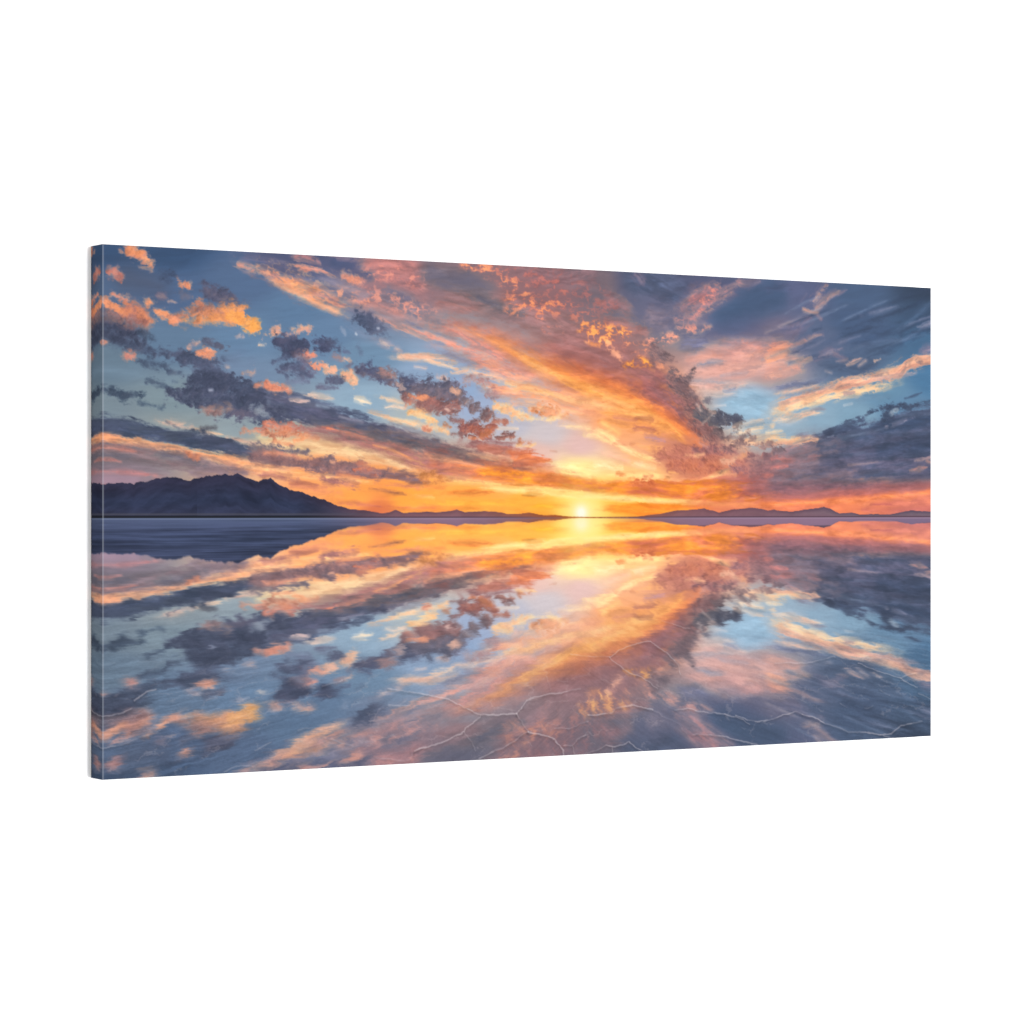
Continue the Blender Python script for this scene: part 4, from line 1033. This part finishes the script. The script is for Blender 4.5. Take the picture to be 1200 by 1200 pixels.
p|943.7,139.6,1.9 952.2,137.6,1.6|9fb0bc 9fb0bc|0.7 0.96 1.1
s|961.9,124.1,0.8 974.1,121.1,1.4 986.3,117,0.6|4c5e7c 4c5e7c|0.85 0.72 0.8
s|990,127.4,1 1011,124.1,1.3|50627e 50627e|0.8 0.8 0.8
p|899.3,147.9,1 900.5,147.9,1|5a6a88 5a6a88|0.8 0.56 1
p|887.4,150.9,1 888.6,150,1|5a6a88 5a6a88|0.8 0.56 1
p|880.3,151,1 881.5,152,1|5a6a88 5a6a88|0.8 0.56 1
s|762,202.4,12.2 802.1,195.6,10.4 848.5,190.6,3.8|9a6c78 a47078|0.75 8.8 1
s|750.6,215.3,11.2 819.4,214.9,12.3 901.7,208.8,3.8|986a76 8a6878|0.7 10.4 1
s|773.4,187.7,4.7 807.8,182.7,5.7 836.9,177.7,3.8|a07884 8e7484|0.85 2 1
s|771.1,180.3,3.8 790.6,175.5,3.8 819.4,172.4,3.8 845,170.2,2.4|ecb894 d49c84|0.9 1.6 1
p|780.2,184.8,3.3 790.6,182,2.8|7e6876 7e6876|0.85 1.36 1.1
s|771.1,170.3,2.4 802.1,171.7,2.1 831,167.6,1.2|f8cc98 f8cc98|0.92 1.2 0.9
s|771.1,164.8,1.7 782.5,163.7,1.9 792.9,162.6,0.8|f0d0ac f0d0ac|0.88 1.04 0.9
s|807.8,169.8,1.9 825.2,166.8,2.8 836.9,168.4,1.9|907888 907888|0.7 1.36 1
s|771.1,195.9,2.8 784.8,192.1,2.4 807.8,194.7,1.4|c88078 c88078|0.75 1.44 1.1
s|777.9,203.2,1.5 787.1,201.3,2.3 798.6,200.3,1.1|d8857a d8857a|0.85 1.2 1.1
s|771.1,210.6,1.9 779.1,210.5,1.4|d8887a d8887a|0.7 1.28 1
s|828.7,189.8,2.4 842.7,188.8,1.9|a87880 a87880|0.7 1.6 1
s|836.9,212.9,1.9 872.1,208,2.4 907.7,203.1,1.4|947284 947284|0.7 1.6 1
s|878,198.7,0.8 907.7,196.5,1.3 931.7,193.5,0.8|a88490 a88490|0.7 0.96 1
s|976.5,193.1,1 986.3,191.1,1.9 999.9,188.1,2.9|b08c94 b08c94|0.8 1.12 1
s|993.7,192.9,1.6 999.9,194.8,1.6|b88884 b88884|0.8 0.96 1
s|969.2,203.6,1 981.4,201.6,2.5 993.7,199.6,1.4|b4807e c08a84|0.85 1.2 1
s|773.4,227.1,7.5 831,225,7.6 889.8,222.9,5.8 949.8,220.7,4.8 1011,217.6,3.9|8a6074 946474|0.85 3.2 0.7
s|773.4,235.3,2.8 831,232.4,3.8 889.8,229.4,3.8 949.8,225.4,4.8 1011,219.5,4.9|b06e6c b06e6c|0.85 2.8 0.7
s|750.6,242.7,3.7 796.3,240.8,3.3 842.7,238.9,2.9 889.8,236.9,2.9 949.8,232.1,3.4 1011,227.1,3.9|ec8458 f09068|0.95 1.6 0.6
s|889.8,242.5,3.8 949.8,240.6,4.8 1011,236.6,5.9|e08868 d87e6a|0.9 2.4 0.6
s|889.8,248.1,2.9 949.8,248.1,2.9 1011,246.2,2.9|c8746a c8746a|0.8 2 0.6
s|913.7,241.6,0.8 949.8,240.6,1|b06068 b06068|0.7 0.8 0.6
s|773.4,248.2,2.8 819.4,244.5,2.8 878,246.3,2.9|e87c60 e87c60|0.7 1.6 0.6
s|399.2,209.7,7 449.7,212.7,8 490.8,217.7,7.2 532.5,222.7,5.4 564.2,224.4,3.6|e0804e ee9440|0.94 1.28 0.6
s|501.2,221.1,4.5 553.6,224.4,5.4 607,226.8,6.4 661.4,228.4,8.3 739.3,229,8.4|ec8c40 d87458|0.94 1.36 0.6
s|409.2,225.1,1.8 470.2,228.3,3.6 511.6,230.7,4.5 553.6,234.1,3.6 617.8,237.5,2.9 677.9,239.2,1.4|fce088 fce898|0.92 1.36 0.6
s|470.2,243,1.3 496,243.9,2.2 519.9,243,0.9|f2a43c f2a43c|0.85 1.04 0.5
s|551.4,246.5,2.3 596.2,247.3,4.6 650.4,247.3,4.6 700.1,246.4,1.9|f4863a f07c3c|0.94 1.28 0.5
p|601.6,219.7,1.8 612.4,218.8,2.7 624.3,221.4,1.8|d4724e d4724e|0.85 1.2 1.2
"""
RIDGE = """-13.7,224.8 0,224.7 14.7,222.3 32.1,223.4 47.8,220.5 69.8,216.4 85.8,220.4 107.3,215.4 114.4,215.4 118.9,213.7 122.6,214.7 127.1,212.3 130.7,214.4 135.2,213.9 139.8,211.9 145.2,214.7 150.7,216.8 156.2,218.1 162.6,220.3 169,219.2 175.5,217.1 181,220.8 185.6,223.2 199.5,228.9 210.7,230.6 226.6,236.4 234.1,237.2 246.4,242.6 260.6,246.3 284.5,248.5 299,251 307.7,249.7 314.4,247.6 323.2,250.6 337.8,249.8 349.6,249.4 359.5,249.8 376.3,249 384.2,247 394.2,249.8 416.3,248.7 436.5,249.9 442.6,251.6 456.9,251.6 470.2,250.6 487.7,252.8 501.2,252.6 518.9,254.3 543,254.9 598.4,254.8 609.1,253.8 617.8,253 631.9,251.6 653.7,247.9 672.4,247.4 689,245.6 696.7,247.9 709,250.2 725.8,246.8 745,245.6 759.7,245.6 773.4,247.9 781.4,246.8 788.3,248.7 805.5,249.3 828.7,246.6 848.5,244.1 856.7,245.7 869.7,251.2 887.4,250.3 898.1,252.7 913.7,252 940.1,252.3 970.4,248 999.9,249.5"""
# opacity | u,v,radius ...
SALT_SEAMS = """
0.8|305.7,424.7,0.40 330,428.9,0.40 349.6,431.2,0.40 366.4,435.2,0.40 378.3,439,0.40 389.2,443.7,0.40 399.2,448.3,0.40 412.2,453.9,0.40
0.9|412.2,453.9,0.47 429.4,454.6,0.47 454.8,454.6,0.47
0.8|412.2,455.7,0.43 404.2,461.4,0.43 395.2,467,0.43 393.2,470.4,0.43 374.3,478.2,0.43 349.6,483.9,0.43 335.9,487.6,0.43
0.75|454.8,454.6,0.40 460.9,449.7,0.40 467.1,441.2,0.40 478.4,439,0.40 496,436.1,0.40 509.5,434.8,0.40 522,432.5,0.40 532.5,432,0.40
0.7|454.8,454.6,0.43 460.9,462.7,0.43 466.1,469.8,0.43 469.1,474.3,0.43
0.85|469.1,474.3,0.43 485.6,477.6,0.43 501.2,482.6,0.43 507.4,488.1,0.43 511.6,493.5,0.43 512.6,498.8,0.43
0.7|469.1,473.4,0.36 452.8,481.4,0.36 437.5,488.6,0.36 424.3,493.2,0.36 411.2,497.8,0.36
0.4|393.2,470.4,0.29 401.2,480.2,0.29 407.2,489.9,0.29
0.8|512.6,489.2,0.36 522,489.6,0.36 528.3,483.7,0.36 533.5,481.3,0.36 539.8,478.9,0.36
0.8|523.1,489.6,0.36 523.1,495.8,0.36 526.2,499.4,0.36
0.8|532.5,499.7,0.36 543,497.5,0.36 553.6,495.3,0.36 564.2,491.4,0.36 574.8,492.7,0.36 585.5,491.4,0.36 593,488.2,0.36 601.6,494.8,0.36 610.2,499.6,0.36
0.6|572.7,493.5,0.36 572.7,499.7,0.36
0.8|543,459.7,0.40 553.6,460,0.40 572.7,458.1,0.40 576.9,452.9,0.40 590.8,451.7,0.40 596.2,450.1,0.40 607,453.1,0.40 623.2,456.4,0.40
0.5|501.2,471.2,0.29 516.8,471.8,0.29 532.5,468.1,0.29 543,465.8,0.29
0.75|650.4,458.3,0.36 666.9,457,0.36 683.4,460.4,0.36 700.1,462.8,0.36 716.8,465.2,0.36
0.3|623.2,456.4,0.25 637.3,464,0.25 655.9,472.8,0.25 666.9,484.1,0.25
0.75|716.8,465.2,0.36 730.3,468.4,0.36 739.3,471.5,0.36 748.4,477.3,0.36
0.75|730.3,466.6,0.40 745,471.7,0.40 762,474.2,0.40 779.1,473,0.40 796.3,468.1,0.40 809,464.9,0.40 819.4,468.1,0.40
0.85|819.4,468.1,0.43 833.4,471.4,0.43 850.9,479.4,0.43 866.2,483.8,0.43 881.5,490,0.43 907.7,491.9,0.43 928.1,494.7,0.43
0.8|928.1,494.7,0.43 943.7,495.3,0.43 949.8,490.8,0.43 955.8,486.3,0.43 971.7,484.1,0.43 986.3,482.8,0.43
0.7|931.7,495.7,0.36 937.7,498.8,0.36 946.1,499.2,0.36
0.75|674.6,484.4,0.36 694.5,486.1,0.36 716.8,488.8,0.36 739.3,494.3,0.36 762,499.8,0.36
0.5|519.9,395.6,0.32 537.7,398.7,0.32 555.7,399.2,0.32 569.5,399.6,0.32
0.65|569.5,400.5,0.36 576.9,395.3,0.36 590.8,389.5,0.36 607,386.3,0.36 619.9,384.8,0.36
0.6|619.9,384.8,0.36 630.8,391.3,0.36 639.5,396.9,0.36 648.2,403.4,0.36 655.9,409.9,0.36 659.2,420.8,0.36
0.6|569.5,400.5,0.32 574.8,405.9,0.32 583.3,410.6,0.32 596.2,418.1,0.32 612.4,423.9,0.32 623.2,430.5,0.32 628.6,434.2,0.32
0.5|634,363.7,0.29 644.9,366.6,0.29 658.1,370.4,0.29 670.2,373.4,0.29
0.6|782.5,412.5,0.32 802.1,412.2,0.32 825.2,413.7,0.32 842.7,410.5,0.32 863.8,407.3,0.32
0.65|895.8,415.7,0.36 913.7,421.8,0.36 931.7,427,0.36 955.8,433.4,0.36 968,440.4,0.36 980.2,445.5,0.36
0.6|955.8,433.4,0.32 966.8,430.9,0.32 976.5,429.3,0.32
0.5|980.2,451.2,0.32 990,454.4,0.32 999.9,459.5,0.32
0.5|905.3,464.7,0.36 911.3,465.8,0.36 917.3,463.2,0.36
0.4|925.7,445.6,0.29 935.3,449.7,0.29 941.3,451.8,0.29
0.4|870.9,457.8,0.29 880.3,463.8,0.29
0.65|0,440.3,0.40 10.4,439.9,0.40 21.6,437.1,0.40 30.3,434.2,0.40
0.75|32.1,426.3,0.43 39,422.5,0.43 46,418.7,0.43 55.7,416.6,0.43
0.6|0,469.7,0.36 12.9,468.7,0.36 26,465.3,0.36 36.4,461.7,0.36 47.8,459.7,0.36
0.45|125.3,498.8,0.36 134.3,494.3,0.36 139.8,492.9,0.36 159.8,494.7,0.36
0.45|159.8,479.1,0.36 169,475.4,0.36 176.4,472.4,0.36
0.7|232.3,419.8,0.47 238.9,418.4,0.47 247.4,416.1,0.47 254,413.8,0.47
0.5|235.1,469,0.36 243.6,471.1,0.36 253,475.6,0.36 267.3,478.7,0.36
0.6|329,428,0.36 339.8,430.9,0.36 349.6,432.1,0.36
0.5|331,438.2,0.36 339.8,436,0.36 345.7,433.6,0.36
0.55|306.7,440.7,0.40 320.3,442.1,0.40 330,442.4,0.40
0.4|291.3,491.5,0.36 305.7,493.9,0.36 320.3,496.2,0.36 330,495.8,0.36 335.9,487.6,0.36
0.6|335.9,487.6,0.40 349.6,483.1,0.40
0.35|206,461.2,0.36 215.4,459.9,0.36 224.7,459.5,0.36
0.2|404.2,409,0.25 434.5,412.4,0.25
0.25|490.8,417.6,0.25 493.9,424.6,0.25 496,433.4,0.25
"""
swatches = []
for line in SWATCHES.split('\n'):
    if line:
        p, h = line.split()
        swatches.append(tuple(float(t) for t in p.split(',')) + (hexcol(h),))
clouds = []
for line in CLOUDS.split('\n'):
    if line:
        k, pts, inks, rest = line.split('|')
        a, b = inks.split()
        clouds.append((k, [tuple(float(t) for t in p.split(',')) for p in pts.split()], hexcol(a), hexcol(b)) + tuple(float(t) for t in rest.split()))
ridge = [tuple(float(t) for t in p.split(',')) for p in RIDGE.split()]
seams = []
for line in SALT_SEAMS.split('\n'):
    if line:
        a, pts = line.split('|')
        seams.append(([tuple(float(t) for t in p.split(',')) for p in pts.split()], float(a)))

NU, NV = 1301, 651
picture = paint_print(NU, NV, swatches, clouds, ridge, seams, SUN_U)
ink = (lin(picture) * INK).astype(np.float32)

# ------------------------------------------------------------------ the canvas
root = bpy.data.objects.new("canvas_print", None)
root.empty_display_size = 0.1
root.location = (0, -GAP, CZ)
col.objects.link(root)
root["label"] = "wide canvas print of an orange sunset mirrored in a salt flat, on the white wall"
root["category"] = "canvas print"

R = 0.0011                                          # rounding of the fold over the bars
FRONT = -DEPTH
hw, hh = WIDTH / 2, HEIGHT / 2
xs = np.linspace(-hw, hw, NU); zs = np.linspace(hh, -hh, NV)
# the rounded left fold: the first columns of the face curve back
pts = np.zeros((NV, NU, 3), np.float32)
pts[..., 0] = xs[None, :]; pts[..., 1] = FRONT; pts[..., 2] = zs[:, None]
for axis, val, half in ((0, pts[..., 0], hw), (2, pts[..., 2], hh)):
    e = np.clip((np.abs(val) - (half - R)) / R, 0, 1)
    pts[..., 1] += R * .45 * (1 - np.sqrt(np.clip(1 - e * e, 0, 1)))
face_ink = ink.copy()
fold = np.clip(1.0 - np.abs(np.arange(NU) / (NU - 1) * WIDTH * 1000 - .65) / .95, 0, 1)   # ink rubbed pale along the fold, mm
fold = (fold ** .7 * .25)[None, :, None].astype(np.float32)
face_ink += (np.array([.72, .76, .84], np.float32) * INK - face_ink) * fold
front = grid_object("printed_front", pts, face_ink, canvas_mat, root)

y0 = FRONT + R * .45
ND = 28
ys = np.linspace(y0, 0, ND)


def mirrored(n, count):
    """indices of the picture continued backwards over the edge"""
    step = np.linspace(0, 1, ND) * DEPTH / count
    return np.clip((step * (n - 1)).round().astype(int), 0, n - 1)


mu = mirrored(NU, WIDTH); mv = mirrored(NV, HEIGHT)
# each side is a strip of its own, folded over the bars; seen from outside
p = np.zeros((NV, ND, 3), np.float32); p[..., 0] = -hw; p[..., 1] = ys[::-1][None, :]; p[..., 2] = zs[:, None]
grid_object("wrapped_edge", p, ink[:, mu[::-1]], canvas_mat, root)
p = np.zeros((NV, ND, 3), np.float32); p[..., 0] = hw; p[..., 1] = ys[None, :]; p[..., 2] = zs[:, None]
grid_object("wrapped_edge", p, ink[:, NU - 1 - mu], canvas_mat, root)
p = np.zeros((ND, NU, 3), np.float32); p[..., 0] = xs[None, :]; p[..., 1] = ys[::-1][:, None]; p[..., 2] = hh
grid_object("wrapped_edge", p, ink[mv[::-1], :], canvas_mat, root)
p = np.zeros((ND, NU, 3), np.float32); p[..., 0] = xs[None, :]; p[..., 1] = ys[:, None]; p[..., 2] = -hh
grid_object("wrapped_edge", p, ink[NV - 1 - mv, :], canvas_mat, root)

# the wooden bars the canvas is stretched over, just inside it
b, t = 0.038, 0.0006
bars = [(-hw + t, hw - t, FRONT + .004, -.0006, hh - b, hh - t), (-hw + t, hw - t, FRONT + .004, -.0006, -hh + t, -hh + b),
        (-hw + t, -hw + b, FRONT + .004, -.0006, -hh + b + .0003, hh - b - .0003), (hw - b, hw - t, FRONT + .004, -.0006, -hh + b + .0003, hh - b - .0003)]
box_mesh("stretcher_frame", bars, pine_mat, root)
